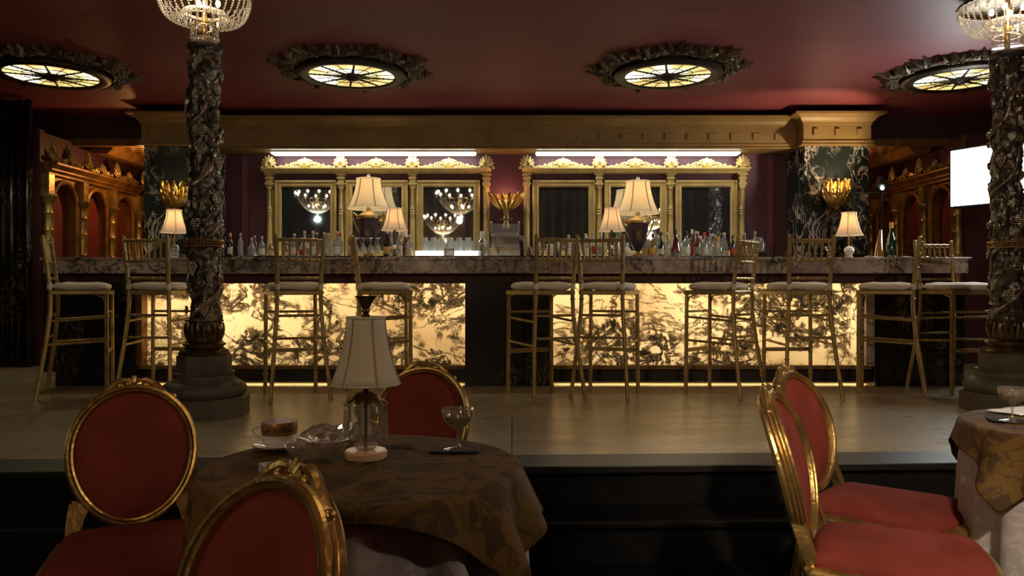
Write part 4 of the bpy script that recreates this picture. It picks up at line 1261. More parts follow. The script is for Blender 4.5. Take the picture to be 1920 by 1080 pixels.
BL = [
 (432, 8.45, 437, 'wine', 'bottle_dark', 'label_cream', 'cap_gold', 'dark wine bottle with cream label and gold neck foil, first after the carved column'),
 (451, 8.50, 437, 'tall', 'bottle_clear', 'label_blue', 'cap_cork', 'tall clear bottle with pale blue label, second after the carved column'),
 (472, 8.55, 446, 'squat', 'bottle_clear', N, 'cap_cork', 'low clear bottle without label between the blue label bottle and a dark oval label bottle'),
 (478, 8.66, 442, 'tall', 'bottle_rose', N, 'cap_cork', 'slim brownish bottle just behind the low clear one'),
 (491, 8.45, 443, 'liquor', 'bottle_clear', 'label_white', 'cap_cork', 'broad clear bottle with white and blue label before the first mirror pilaster'),
 (508, 8.55, 452, 'liquor', 'bottle_yellow', 'label_white', 'cap_white', 'short golden bottle with white label at foot of the first pilaster'),
 (536, 8.50, 452, 'squat', 'bottle_yellow', 'label_cream', 'cap_cork', 'short yellow bottle seen through the first spindles of the third stool'),
 (552, 8.45, 438, 'liquor', 'bottle_clear', 'label_white', 'cap_cork', 'clear bottle with red dot label behind the third stool back'),
 (567, 8.60, 446, 'liquor', 'bottle_clear', 'label_red', 'cap_cork', 'clear bottle with dark red label behind the third stool back'),
 (571, 8.75, 433, 'tall', 'bottle_clear', N, 'cap_cork', 'tall unlabelled bottle under the mirrored lampshade'),
 (579, 8.60, 441, 'wine', 'bottle_clear', 'label_gold', 'cap_black', 'clear bottle with gold label and dark stopper behind third stool back'),
 (587, 8.50, 433, 'liquor', 'bottle_clear', 'label_white', 'cap_cork', 'tallest clear bottle with cork above the third stool back'),
 (594, 8.65, 436, 'wine', 'bottle_amber', 'label_red', 'cap_cork', 'brown bottle with red label close to the third stool post'),
 (608, 8.50, 436, 'liquor', 'bottle_clear', 'label_cream', 'cap_cork', 'clear bottle with cream and blue label just past the third stool back'),
 (615, 8.60, 437, 'flared', 'bottle_clear', 'label_white', 'cap_cork', 'clear sloping bottle glowing white beside the mirror frame'),
 (632, 8.45, 434, 'liquor', 'bottle_clear', 'label_white', 'cap_cork', 'clear bottle with round red and white label between two mirrors'),
 (638, 8.62, 436, 'tall', 'bottle_clear', N, 'cap_red', 'clear bottle with bright red neck between two mirrors'),
 (657, 8.55, 433, 'tall', 'bottle_yellow', 'label_cream', 'cap_white', 'pale yellow tall bottle next to the narrow stool back'),
 (726, 8.50, 433, 'liquor', 'bottle_dark', 'label_gold', 'cap_cork', 'black bottle with amber lower half beside the small bar lamp stem'),
 (734, 8.70, 436, 'tall', 'bottle_clear', N, 'cap_cork', 'clear bottle seen between black bottle and lamp stem'),
 (749, 8.50, 433, 'tall', 'bottle_clear', 'label_white', 'cap_white', 'tall white capped clear bottle beyond the bar lamp stem'),
 (768, 8.45, 440, 'liquor', 'bottle_clear', 'label_cream', 'cap_cork', 'squared clear bottle with cream label between lamp and tumblers'),
 (761, 8.68, 436, 'flared', 'bottle_amber', N, 'cap_white', 'amber bottle tucked behind the squared cream label bottle'),
 (905, 8.50, 434, 'decanter', 'crystal', N, 'cap_white', 'cut glass decanter with round stopper beside the cash register'),
 (1066, 8.50, 440, 'liquor', 'bottle_clear', 'label_white', 'cap_cork', 'clear bottle behind the joined posts of the overlapping stools'),
 (1098, 8.55, 438, 'liquor', 'bottle_clear', 'label_cream', 'cap_cork', 'clear bottle behind the first spindles of the sixth stool'),
 (1112, 8.60, 434, 'tall', 'bottle_clear', 'label_red', 'cap_cork', 'tall bottle with pinkish red label behind the sixth stool back'),
 (1127, 8.50, 433, 'liquor', 'bottle_clear', 'label_grey', 'cap_cork', 'clear bottle with grey label under the bar lamp shade edge'),
 (1144, 8.62, 433, 'tall', 'bottle_green', 'label_grey', 'cap_green', 'dark green bottle just behind the third bar lamp stem'),
 (1157, 8.50, 432, 'wine', 'bottle_clear', 'label_white', 'cap_green', 'white bottle with bright green neck foil beside the third bar lamp'),
 (1163, 8.62, 436, 'liquor', 'bottle_clear', 'label_cream', 'cap_cork', 'clear bottle with cream label next to stool post beneath the plum urn'),
 (1176, 8.40, 455, 'squat', 'porcelain', 'label_cream', 'cap_white', 'white jar like bottle with cream label standing low by the plum urn'),
 (1211, 8.50, 440, 'liquor', 'bottle_clear', 'label_gold', 'cap_gold', 'clear bottle with gold label close to plum urn foot'),
 (1224, 8.45, 438, 'liquor', 'bottle_yellow', 'label_gold', 'cap_black', 'golden yellow bottle with black cap between plum urn and dark wine bottle'),
 (1234, 8.65, 441, 'tall', 'bottle_clear', N, 'cap_white', 'clear bottle mostly hidden behind the dark sloping wine bottle'),
 (1240, 8.42, 435, 'slope', 'bottle_dark', 'label_cream', 'cap_black', 'dark sloping wine bottle with round grey label'),
 (1251, 8.58, 436, 'liquor', 'bottle_clear', 'label_white', 'cap_cork', 'clear bottle with blue dot label between dark wine bottle and tall brown one'),
 (1274, 8.62, 437, 'tall', 'bottle_clear', N, 'cap_cork', 'pale clear bottle rising just beyond the tall brown bottle'),
 (1287, 8.45, 434, 'liquor', 'bottle_clear', 'label_white', 'cap_black', 'square shouldered clear bottle with black neck ring and white label'),
 (1298, 8.62, 430, 'tall', 'bottle_rose', 'label_red', 'cap_white', 'pink necked bottle behind the brown label one'),
 (1308, 8.45, 434, 'liquor', 'bottle_amber', 'label_grey', 'cap_cork', 'amber bottle with slate grey label before the last mirror'),
 (1305, 8.72, 433, 'tall', 'bottle_clear', N, 'cap_cork', 'clear slim bottle behind the slate grey label'),
 (1314, 8.66, 442, 'wine', 'bottle_yellow', N, 'cap_white', 'bottle with white capsule beside the red collared bottle'),
 (1321, 8.50, 436, 'liquor', 'bottle_clear', 'label_cream', 'cap_red', 'clear bottle with bright red collar in front of the last mirror'),
 (1333, 8.55, 438, 'liquor', 'bottle_clear', N, 'cap_cork', 'plain clear round bottle next after the red collared one'),
 (1341, 8.62, 441, 'tall', 'bottle_yellow', 'label_cream', 'cap_cork', 'small amber tinted bottle second after the red collared one'),
 (1348, 8.50, 444, 'squat', 'bottle_clear', N, 'cap_gold', 'low clear bottle with gold cap in front of the last mirror edge'),
 (1358, 8.60, 436, 'flared', 'bottle_clear', N, 'cap_cork', 'pale green tinted flared bottle before the frame edge'),
 (1374, 8.50, 441, 'wine', 'bottle_dark', 'label_red', 'cap_black', 'dark bottle just behind the seventh stool post'),
 (1384, 8.60, 446, 'liquor', 'bottle_amber', 'label_gold', 'cap_cork', 'amber bottle behind the first spindles of the seventh stool'),
 (1396, 8.50, 437, 'liquor', 'bottle_rose', 'label_cream', 'cap_cork', 'rosy bottle with cork behind the seventh stool back'),
 (1409, 8.55, 442, 'wine', 'bottle_dark', 'label_grey', 'cap_black', 'black capped dark bottle behind the seventh stool back'),
 (1416, 8.60, 434, 'tall', 'bottle_clear', N, 'cap_cork', 'tall clear bottle with cork above the seventh stool rail'),
 (1428, 8.50, 437, 'liquor', 'bottle_clear', N, 'cap_black', 'clear bottle with black cap, last before the bare plum wall'),
]
for a in BL: bottle(*a)
# things on the bar top itself
bottle(1671, 6.80, 417, 'slope', 'bottle_green', N, 'cap_gold', 'green champagne bottle with gold foil neck on the bar', 1.076, group=None)
bottle(1266, 6.75, 431, 'flared', 'bottle_rose', 'label_grey', 'cap_black', 'tall reddish brown cone shaped bottle standing on the bar top', 1.076, group=None)
# upturned glasses
def lathe_glass(name, px, D, zb, prof_, lb, cat, grp, flip=False, mat='clear_glass', fill=None):
    pr = [(r, z) for r, z in prof_]
    if flip:
        h_ = max(z for r, z in pr); pr = [(r, h_ - z) for r, z in pr][::-1]
    o = thing(name, lb, cat, (xx(px, D), D, zb), 0, grp)
    g = MB().lathe(pr, 16, cap=False).build('glass', mat, o)
    if fill:
        MB().lathe(fill[0], 16).build('drink', fill[1], o)
    return o
tumbler = [(0.0, 0.004), (0.028, 0.004), (0.030, 0.0), (0.032, 0.004), (0.040, 0.145), (0.038, 0.145), (0.029, 0.012), (0.0, 0.012)]
tl = ['upturned tumbler at the lamp end of the tumbler row', 'upturned tumbler second in the tumbler row from the lamp', 'upturned tumbler third in the tumbler row from the lamp',
      'upturned tumbler fourth in the row, behind the ribbed glass of amber drink', 'upturned tumbler fifth in the tumbler row', 'upturned tumbler last in the row, nearest the decanter']
for px, lb in zip((797, 813, 829, 845, 861, 878), tl):
    lathe_glass('tumbler', px, 8.45, BZ + 0.062, tumbler, lb, 'glass', 'upturned tumblers on the back bar', True, 'tumbler_glass')
for px, k in ((805, 'first'), (821, 'second'), (853, 'third'), (870, 'fourth'), (886, 'fifth')):
    lathe_glass('tumbler', px, 8.62, BZ + 0.035, tumbler, 'upturned tumbler behind the front row, %s gap counted from the lamp' % k, 'glass', 'upturned tumblers on the back bar', True, 'tumbler_glass')
o = thing('frosted_riser', 'low glowing frosted riser shelf under the upturned tumblers', 'shelf', (xx(838, 8.45), 8.47, BZ))
MB().box(-0.34, 0.34, -0.07, 0.07, 0.0, 0.060).build('riser', 'glow_riser' if 'glow_riser' in M else 'clear_glass', o, False)
goblet = [(0.034, 0.0), (0.034, 0.003), (0.006, 0.010), (0.004, 0.06), (0.012, 0.075), (0.034, 0.105), (0.038, 0.135), (0.032, 0.17)]
for px, k in ((668, 'nearest the narrow stool back'), (681.5, 'second from the narrow stool back'), (695, 'third from the narrow stool back'), (708.5, 'nearest the black bottle')):
    lathe_glass('wine_glass', px, 8.42, BZ + 0.03, goblet, 'upturned stem glass below the plum urn, ' + k, 'glass', 'upturned stem glasses on the back bar', True, 'tumbler_glass')
rocks = [(0.0, 0.004), (0.036, 0.004), (0.038, 0.0), (0.044, 0.015), (0.046, 0.09), (0.043, 0.09), (0.038, 0.015), (0.0, 0.012)]
lathe_glass('rocks_glass', 842, 6.72, 1.076, rocks, 'ribbed glass with a little amber drink before the tumblers', 'glass', None, False, 'crystal', ([(0.0, 0.013), (0.036, 0.013), (0.039, 0.028), (0.0, 0.028)], 'bottle_amber'))
bowlp = [(0.034, 0.0), (0.034, 0.003), (0.006, 0.010), (0.005, 0.05), (0.012, 0.07), (0.036, 0.11), (0.042, 0.15), (0.043, 0.20)]
lathe_glass('water_goblet', 934, 6.72, 1.070, [(r, z * 0.92) for r, z in bowlp], 'ribbed stemmed goblet standing before the cash register', 'glass', None, False, 'crystal', ([(0.004, 0.055), (0.022, 0.085), (0.03, 0.11), (0.0, 0.11)], 'bottle_yellow'))
coupep = [(0.036, 0.0), (0.036, 0.003), (0.008, 0.008), (0.004, 0.015), (0.004, 0.055), (0.012, 0.062), (0.034, 0.078), (0.043, 0.098), (0.044, 0.112)]
lathe_glass('coupe_glass', 1500, 6.72, 1.076, coupep, 'coupe glass on the bar seen through the spindles of the stool before the pier', 'glass', 'coupe glasses by the pier', False, 'crystal')
lathe_glass('coupe_glass', 1556, 6.72, 1.076, coupep, 'coupe glass on the bar between stool back and china ball lamp', 'glass', 'coupe glasses by the pier', False, 'crystal')
lathe_glass('water_goblet', 278, 6.70, 1.076, [(r, z * 0.75) for r, z in bowlp], 'stemmed goblet on the bar behind the stool hidden by the column', 'glass', None, False, 'crystal')
lathe_glass('small_jug', 993, 8.45, BZ, [(0.03, 0.0), (0.038, 0.01), (0.04, 0.05), (0.028, 0.075), (0.02, 0.09), (0.024, 0.11)], 'small round glass jug beside the cash register crank', 'jug', None, False, 'bottle_rose')
# stacked glasses/plates seen through stool 5
pl = [('silver ice bucket behind the spindles of the fifth stool', 'ice_bucket', 1047, 0.19, 0.045, 'steel'), ('shiny silver cocktail bowl behind the fifth stool, nearer its far post', 'metal_bowl', 1079, 0.15, 0.038, 'steel'),
      ('clear glass pitcher behind the fifth stool, nearer the register', 'glass_pitcher', 1014, 0.16, 0.043, 'crystal'), ('pale cut glass bowl behind the middle of the fifth stool', 'glass_bowl', 1031, 0.14, 0.040, 'bead_crystal')]
for lb, nm, px, h_, r_, mt in pl:
    tag(MB().lathe([(r_ * 0.7, 0), (r_ * 0.85, 0.01), (r_, h_ * 0.6), (r_ * 1.05, h_), (r_ * 1.0, h_), (r_ * 0.9, h_ * 0.5), (0.0, 0.02)], 14, wob=lambda a, z: 1 + 0.03 * math.cos(a * 7)).build(nm, mt, None, loc=(xx(px, 8.5), 8.5, BZ)), lb, nm.split('_')[-1])
# napkins and papers on the bar
def paper(name, lb, cat, x0, x1, D, z, mat, dy=0.12, rz=0.0, lift=0.01, h=0.004):
    c = ((xx(x0, D) + xx(x1, D)) / 2, D, z); w = abs(xx(x1, D) - xx(x0, D)) / 2
    rows = []
    for j in range(7):
        v = -1 + 2 * j / 6
        rows.append([(w * (-1 + 2 * i / 8), dy * v, h + lift * (0.5 + 0.5 * math.sin(i * 1.3 + j * 0.9)) * abs(-1 + 2 * i / 8) ) for i in range(9)])
    o = MB().grid(rows).build(name, mat, None, loc=c)
    o.rotation_euler = (0, 0, rz)
    md = o.modifiers.new('solid', 'SOLIDIFY'); md.thickness = 0.004
    tag(o, lb, cat)
paper('folded_cloth', 'blue and white cloth lying along the bar top past the brown cone bottle', 'cloth', 1280, 1446, 6.72, 1.078, 'blue_napkin', 0.10, 0, 0.012)
paper('paper_sheet', 'white paper lying on the bar between china ball lamp and champagne bottle', 'paper', 1620, 1645, 6.72, 1.078, 'white_paper', 0.10, 0.2, 0.02)
paper('paper_sheet', 'long white paper lying on the bar beyond the champagne bottle', 'paper', 1690, 1740, 6.74, 1.078, 'white_paper', 0.10, -0.1, 0.02)
paper('paper_sheet', 'white paper lying on the bar behind the stool before the pier', 'paper', 1452, 1486, 6.74, 1.078, 'white_paper', 0.09, 0.1, 0.012)
tag(MB().lathe([(0.055, 0), (0.062, 0.02), (0.06, 0.045), (0.0, 0.06)], 18).build('black_cap', 'black_cloth', None, loc=(xx(1428, 6.78), 6.78, 1.09)), 'small black cloth cap lying on the blue and white cloth', 'cap')
tag(MB().lathe([(0.012, 0), (0.012, 0.05)], 10).build('pill_bottle', 'bottle_amber', None, loc=(xx(1473, 6.85), 6.85, 1.09)), 'tiny orange container on the bar by the stool before the pier', 'container')
q = MB().tube([(0, 0, 0), (0.015, 0.03, 0.08), (0.06, 0.09, 0.26)], [0.045, 0.036, 0.010], 12)
tag(q.build('amber_cone', 'bottle_yellow', None, loc=(xx(1648, 6.85), 6.85, 1.082)), 'slender amber cone leaning behind the champagne bottle', 'vase')

# cash register
o = thing('cash_register', 'old nickel cash register with glass display on the back bar', 'cash register', (xx(947, 8.5), 8.5, BZ))
MB().box(-0.165, 0.165, -0.15, 0.15, 0, 0.075).build('drawer', 'steel', o, False, 0.006)
MB().box(-0.172, 0.172, -0.155, 0.155, 0.075, 0.085).build('ledge', 'brass', o, False)
MB().prism([(-0.13, 0.085), (-0.135, 0.15), (-0.10, 0.21), (-0.05, 0.25), (0.02, 0.27), (0.12, 0.27), (0.14, 0.24), (0.14, 0.085)], -0.155, 0.155, 'x').build('body', 'steel', o)
q = MB()
for r_ in range(4):
    for k in range(11):
        q.box(-0.13 + k * 0.026, -0.118 + k * 0.026, -0.150 + r_ * 0.012, -0.128 + r_ * 0.012, 0.10 + r_ * 0.024, 0.108 + r_ * 0.024)
q.build('keys', 'black_plastic', o, False)
MB().box(-0.145, 0.145, -0.02, 0.10, 0.27, 0.36).build('glass_display', 'clear_glass', o, False)
for s_ in (-1, 1): MB().lathe([(0.012, 0.265), (0.012, 0.37), (0.016, 0.375), (0.0, 0.39)], 8, (s_ * 0.15, 0.0, 0)).build('display_post', 'steel', o)
q = MB().tube([(0.155, 0, 0.20), (0.205, 0, 0.20)], 0.03, 12); q.tube([(0.205, 0, 0.20), (0.215, 0, 0.09)], 0.012, 8); q.build('crank', 'steel', o)

# ------------------------------------------------------------------ dining chairs
def make_chair():
    o = thing('dining_chair', 'x', 'chair', (0, 0, 0), 0, 'gilded oval back dining chairs')
    A, B = 0.156, 0.188          # inner half axes
    CZc, CY = 0.681, 0.255
    rake = math.radians(15)
    def place(x, z, d):
        """point on the back: x across, z up from oval centre, d forward(-)/backward(+)"""
        yy = d - 0.9 * x * x + 0.03
        return Vector((x, CY + yy * math.cos(rake) + z * math.sin(rake), CZc + z * math.cos(rake) - yy * math.sin(rake)))
    def oval(th, e=0.0):
        s_ = math.sin(th)
        f = 1 + 0.05 * s_
        return (A * f + e) * math.cos(th), (B + e) * s_ - 0.0
    # frame ring with flutes
    sec = [(0.0, -0.006), (0.004, -0.016), (0.011, -0.018), (0.014, -0.013), (0.018, -0.020), (0.026, -0.020), (0.030, -0.014), (0.028, -0.009), (0.034, -0.004), (0.029, 0.002), (0.035, 0.008), (0.030, 0.014), (0.034, 0.022), (0.028, 0.030), (0.012, 0.030), (0.0, 0.018)]
    n = 64; vs = []; fs = []
    for i in range(n):
        th = 2 * PI * i / n
        for (e, d) in sec:
            x, z = oval(th, e * 0.80); vs.append(place(x, z, d))
    m = len(sec)
    for i in range(n):
        for j in range(m):
            i2 = (i + 1) % n; j2 = (j + 1) % m
            fs.append((i * m + j, i2 * m + j, i2 * m + j2, i * m + j2))
    MB().add(vs, fs).build('back_frame', 'gold', o)
    for nm, sg, base in (('back_pad', -1, -0.004), ('rear_pad', 1, 0.020)):
        rows = []
        for i in range(9):
            f = 1 - i / 8.0
            f = max(f, 0.01)
            row = []
            for k in range(49):
                th = 2 * PI * (k % 48) / 48
                x, z = oval(th, 0.004)
                bul = 0.020 * (1 - f ** 4) if sg < 0 else 0.008 * (1 - f ** 4)
                row.append(place(x * f, z * f, base + sg * bul))
            rows.append(row)
        MB().grid(rows).build(nm, 'velvet', o)
    # carved crest
    q = MB()
    zt = B + 0.018
    def cp(x, z, d=0.012): return place(x, zt + z - 0.40 * x * x / 0.12, d)
    for k in range(5):
        a = math.radians(-50 + 25 * k)
        L = 0.036 * (1 - 0.14 * abs(k - 2))
        q.tube([cp(0, -0.006), cp(math.sin(a) * L * 0.5, L * 0.5 * math.cos(a), 0.004), cp(math.sin(a) * L, L * math.cos(a), 0.006)], [0.008, 0.011, 0.0075], 8)
    q.ball(cp(0, 0.0, 0.004), 0.014, 8, 6)
    for s_ in (-1, 1):
        q.ball(cp(s_ * 0.036, 0.009, 0.004), 0.013, 10, 7)
        q.tube([cp(s_ * 0.014, 0.022), cp(s_ * 0.034, 0.026, 0.006), cp(s_ * 0.056, 0.021, 0.006), cp(s_ * 0.076, 0.010, 0.006), cp(s_ * 0.096, 0.001, 0.008), cp(s_ * 0.110, 0.004, 0.008)],
               [0.007, 0.010, 0.012, 0.011, 0.009, 0.008], 8)
        q.ball(cp(s_ * 0.112, 0.005, 0.006), 0.011, 8, 6)
        q.tube([cp(s_ * 0.052, 0.002), cp(s_ * 0.074, -0.004), cp(s_ * 0.096, -0.008)], [0.010, 0.009, 0.006], 8)
    q.build('carved_crest', 'gold', o)
    # stiles
    for s_ in (-1, 1):
        th = math.radians(-90 + s_ * 52)
        x, z = oval(th, 0.020)
        top = place(x, z, 0.006)
        q = MB()
        rws = []
        for t in [i / 6 for i in range(7)]:
            c = Vector((s_ * 0.155, 0.205, 0.455)).lerp(top, t) + Vector((s_ * 0.006 * math.sin(t * PI), 0, 0))
            w = 0.020 + 0.012 * t ** 2; d = 0.017
            rws.append([c + Vector((a * w, b * d, 0)) for a, b in ((-1, -1), (1, -1), (1, 1), (-1, 1), (-1, -1))])
        q.grid(rws)
        q.build('stile', 'gold', o, False, 0.004)
    # seat: bow-front rail + pad
    def seat_outline(e=0.0, k=40):
        pts = []
        front = [(-0.215, -0.175), (-0.198, -0.205), (-0.11, -0.228), (0, -0.238), (0.11, -0.228), (0.198, -0.205), (0.215, -0.175)]
        side = [(0.218, -0.09), (0.208, 0.03), (0.195, 0.16), (0.17, 0.215)]
        back = [(0.0, 0.235)]
        raw = front + side + back + [(-x, y) for x, y in side[::-1]]
        for (x, y) in raw:
            v = Vector((x, y)); L = v.length
            pts.append(v * ((L + e) / L))
        # catmull resample
        out = []
        m_ = len(pts)
        for i in range(m_):
            p0, p1, p2, p3 = pts[(i - 1) % m_], pts[i], pts[(i + 1) % m_], pts[(i + 2) % m_]
            for j in range(4):
                t = j / 4
                out.append(0.5 * ((2 * p1) + (p2 - p0) * t + (2 * p0 - 5 * p1 + 4 * p2 - p3) * t * t + (3 * p1 - p0 - 3 * p2 + p3) * t ** 3))
        return out
    sp = [(-0.03, 0.375), (0.000, 0.375), (0.006, 0.383), (0.000, 0.392), (0.008, 0.402), (0.001, 0.411), (0.010, 0.424), (0.010, 0.438), (0.004, 0.447), (-0.008, 0.452), (-0.03, 0.452)]
    vs = []; fs = []
    outs = [seat_outline(e) for e, z in sp]
    n = len(outs[0]); m = len(sp)
    for i in range(n):
        for j in range(m): vs.append((outs[j][i].x, outs[j][i].y, sp[j][1]))
    for i in range(n):
        for j in range(m):
            fs.append((i * m + j, ((i + 1) % n) * m + j, ((i + 1) % n) * m + (j + 1) % m, i * m + (j + 1) % m))
    MB().add(vs, fs).build('seat_rail', 'gold', o)
    rows = []
    base = seat_outline(-0.016)
    for (f, z) in ((1.0, 0.444), (1.01, 0.458), (0.97, 0.472), (0.88, 0.484), (0.7, 0.492), (0.45, 0.497), (0.2, 0.499), (0.01, 0.500)):
        rows.append([(p.x * f, p.y * f, z) for p in base + base[:1]])
    MB().grid(rows).build('seat_pad', 'velvet', o)
    for s_ in (-1, 1):
        MB().lathe([(0.012, 0), (0.014, 0.02), (0.013, 0.03), (0.024, 0.32), (0.020, 0.335), (0.027, 0.345), (0.027, 0.38)], 16, (s_ * 0.175, -0.168, 0), wob=lambda a, z: 1 + 0.05 * math.cos(a * 8)).build('leg', 'gold', o)
        MB().tube([(s_ * 0.175, 0.29, 0.0), (s_ * 0.168, 0.235, 0.22), (s_ * 0.158, 0.205, 0.40), (s_ * 0.155, 0.205, 0.46)], [0.015, 0.019, 0.022, 0.022], 8).build('leg', 'gold', o)
    return o
def chair_at(px, D, f): return (xx(px, D), D, FZ), face_dir(*f)
ch = make_chair()
CH = [  # x, y of seat centre, facing, label
    ((-1.045, 2.12), (0.42, -0.91), 'dark red oval back chair beside the gold clothed table, pulled out towards the carved column'),
    ((-0.560, 0.98), (-0.60, -0.80), 'dark red oval back chair closest to us, its crest overlapping the ashtray'),
    ((-0.375, 2.64), (-0.13, -0.99), 'dark red oval back chair behind the champagne coupe and table lamp'),
    ((1.050, 2.10), (0.89, -0.455), 'lighter red oval back chair in front of its twin, crest lower and nearer to us'),
    ((1.240, 2.56), (0.73, -0.68), 'lighter red oval back chair behind its twin, pushed toward the table with the skirt'),
]
for i, ((x, y), f, lb) in enumerate(CH):
    if i == 0: ch.location = (x, y, FZ); ch.rotation_euler = (0, 0, face_dir(*f)); ch['label'] = lb
    else: dup(ch, (x, y, FZ), face_dir(*f), lb)

# ------------------------------------------------------------------ round tables with cloths
TZ = FZ + 0.76
def table(loc, lab, rot, shift):
    cx, cy = loc
    t = thing('round_table', lab[0], 'table', (cx, cy, FZ), 0, 'round cocktail tables')
    MB().lathe([(0.36, 0.725), (0.366, 0.735), (0.366, 0.752), (0.36, 0.7545)], 48).build('tabletop', 'black_wood', t)
    MB().lathe([(0.20, 0), (0.20, 0.02), (0.04, 0.05), (0.03, 0.10), (0.03, 0.70), (0.10, 0.725)], 20).build('pedestal', 'black_wood', t)
    def drape(R, hang, zt, folds, amp, flare, name, mat, label, cat, grp, rings=26, N_=180, ph=0.0):
        rows = []
        for j in range(8):
            rr = R * (j / 8.0 * 0.999 + 0.001)
            rows.append([(rr * math.cos(2 * PI * (k % N_) / N_), rr * math.sin(2 * PI * (k % N_) / N_), zt) for k in range(N_ + 1)])
        for j in range(rings + 1):
            row = []
            for k in range(N_ + 1):
                a = 2 * PI * (k % N_) / N_
                hg = hang(a)
                s_ = hg * j / rings
                # rounded lip then fall
                rl = 0.018
                if s_ < rl * PI / 2:
                    th = s_ / rl; ro = R + rl * math.sin(th); z = zt - rl * (1 - math.cos(th))
                else:
                    dd = s_ - rl * PI / 2; ro = R + rl + flare * dd; z = zt - rl - dd * math.sqrt(max(0.1, 1 - flare * flare))
                g = min(1, max(0, (s_ - 0.015) / 0.16))
                fo = math.sin(a * folds + ph + 0.8 * math.sin(a * 3 + ph)) + 0.4 * math.sin(a * folds * 1.7 + 1.3)
                ro += amp * g * (fo + (1.0 if name == 'gold_cloth' else 0.0))
                row.append((ro * math.cos(a), ro * math.sin(a), z))
            rows.append(row)
        o_ = MB().grid(rows).build(name, mat, None, loc=(cx, cy, FZ))
        md = o_.modifiers.new('solid', 'SOLIDIFY'); md.thickness = 0.002
        tag(o_, label, cat, grp)
    drape(0.350, lambda a: 0.738, 0.7565, 13, 0.016, 0.055, 'underskirt', 'silver_damask', lab[2], 'tablecloth', 'silver damask underskirts', 20, 180, 0.5)
    a2 = 0.435; ox, oy = shift
    def hang(a):
        b = a - rot
        c_, s_ = math.cos(b), math.sin(b)
        L = min((a2 + (ox if c_ > 0 else -ox)) / max(abs(c_), 1e-3), (a2 + (oy if s_ > 0 else -oy)) / max(abs(s_), 1e-3))
        return max(0.035, L - 0.366)
    drape(0.368, hang, 0.7605, 11, 0.024, 0.20, 'gold_cloth', 'gold_brocade', lab[1], 'tablecloth', 'gold brocade overlays', 26, 220, 1.9)
table((-0.359, 1.858), ('round table under gold cloth carrying the crystal lamp', 'gold brown brocade overlay draped over the table with crystal lamp', 'silver grey damask skirt under the gold cloth of the lamp table'), math.radians(8), (0.05, 0.03))
table((1.80, 2.36), ('round table under gold cloth at the edge beside the two lighter chairs', 'gold brown brocade overlay on the table with white paper and coupe', 'pale damask skirt of the table beside the two lighter chairs'), math.radians(-22), (0.0, 0.02))
TT = TZ + 0.0015

def on_table(px, py, z=None):
    D = (H - TT) * F / (py - YH)
    return ((px - XC) * D / F, D, TT)
# table lamp
def crystal_lamp(l, lb, shade):
    o = thing('table_lamp', lb, 'table lamp', l)
    MB().lathe([(0.050, 0), (0.053, 0.004), (0.053, 0.016), (0.049, 0.020), (0.02, 0.020)], 40).build('onyx_foot', 'onyx', o)
    q = MB().lathe([(0.018, 0.020), (0.026, 0.026), (0.036, 0.045), (0.038, 0.065), (0.030, 0.085), (0.016, 0.092), (0.022, 0.098), (0.030, 0.112), (0.030, 0.128), (0.018, 0.142)], 12)
    q.build('crystal_body', 'crystal', o, False)
    MB().lathe([(0.004, 0.02), (0.004, 0.16), (0.007, 0.165), (0.007, 0.20)], 10).build('stem', 'dark_brass', o)
    q = MB()
    for k in range(10):
        a = 2 * PI * k / 10
        rws = []
        for j in range(6):
            t = j / 5; r = 0.008 + 0.042 * t; w = 0.013 * math.sin(PI * (0.2 + 0.7 * t)); z = 0.160 - 0.018 * t * t + 0.004 * math.sin(t * 6)
            rws.append([((r) * math.cos(a) - u * w * math.sin(a), r * math.sin(a) + u * w * math.cos(a), z - 0.003 * abs(u)) for u in (-1, 0, 1)])
        q.grid(rws)
    q.build('leaf_collar', 'dark_brass', o)
    for k in range(10):
        a = 2 * PI * k / 10 + 0.2
        c = Vector((0.050 * math.cos(a), 0.050 * math.sin(a), 0))
        g = MB().ball(c + Vector((0, 0, 0.132)), 0.0055, 8, 6)
        g.lathe([(0.0, 0.045), (0.0055, 0.055), (0.0045, 0.115), (0.0, 0.126)], 6, (c.x, c.y, 0))
        g.tube([c * 0.92 + Vector((0, 0, 0.142)), c + Vector((0, 0, 0.136))], 0.001, 5)
        g.build('crystal_prism', 'crystal', o, False)
    bell_shade(o, 0.0465, 0.0855, 0.184, 0.348, shade, 'seam', 6)
    MB().lathe([(0.008, 0.345), (0.012, 0.352), (0.007, 0.358), (0.011, 0.364), (0.009, 0.370), (0.013, 0.382), (0.017, 0.392), (0.026, 0.402), (0.022, 0.401), (0.008, 0.38)], 16, wob=lambda a, z: 1 + (0.12 * math.cos(a * 6) if z > 0.38 else 0)).build('finial', 'dark_brass', o)


crystal_lamp(on_table(686, 858), 'unlit crystal lamp with white bell shade on the gold cloth', 'shade_cloth')

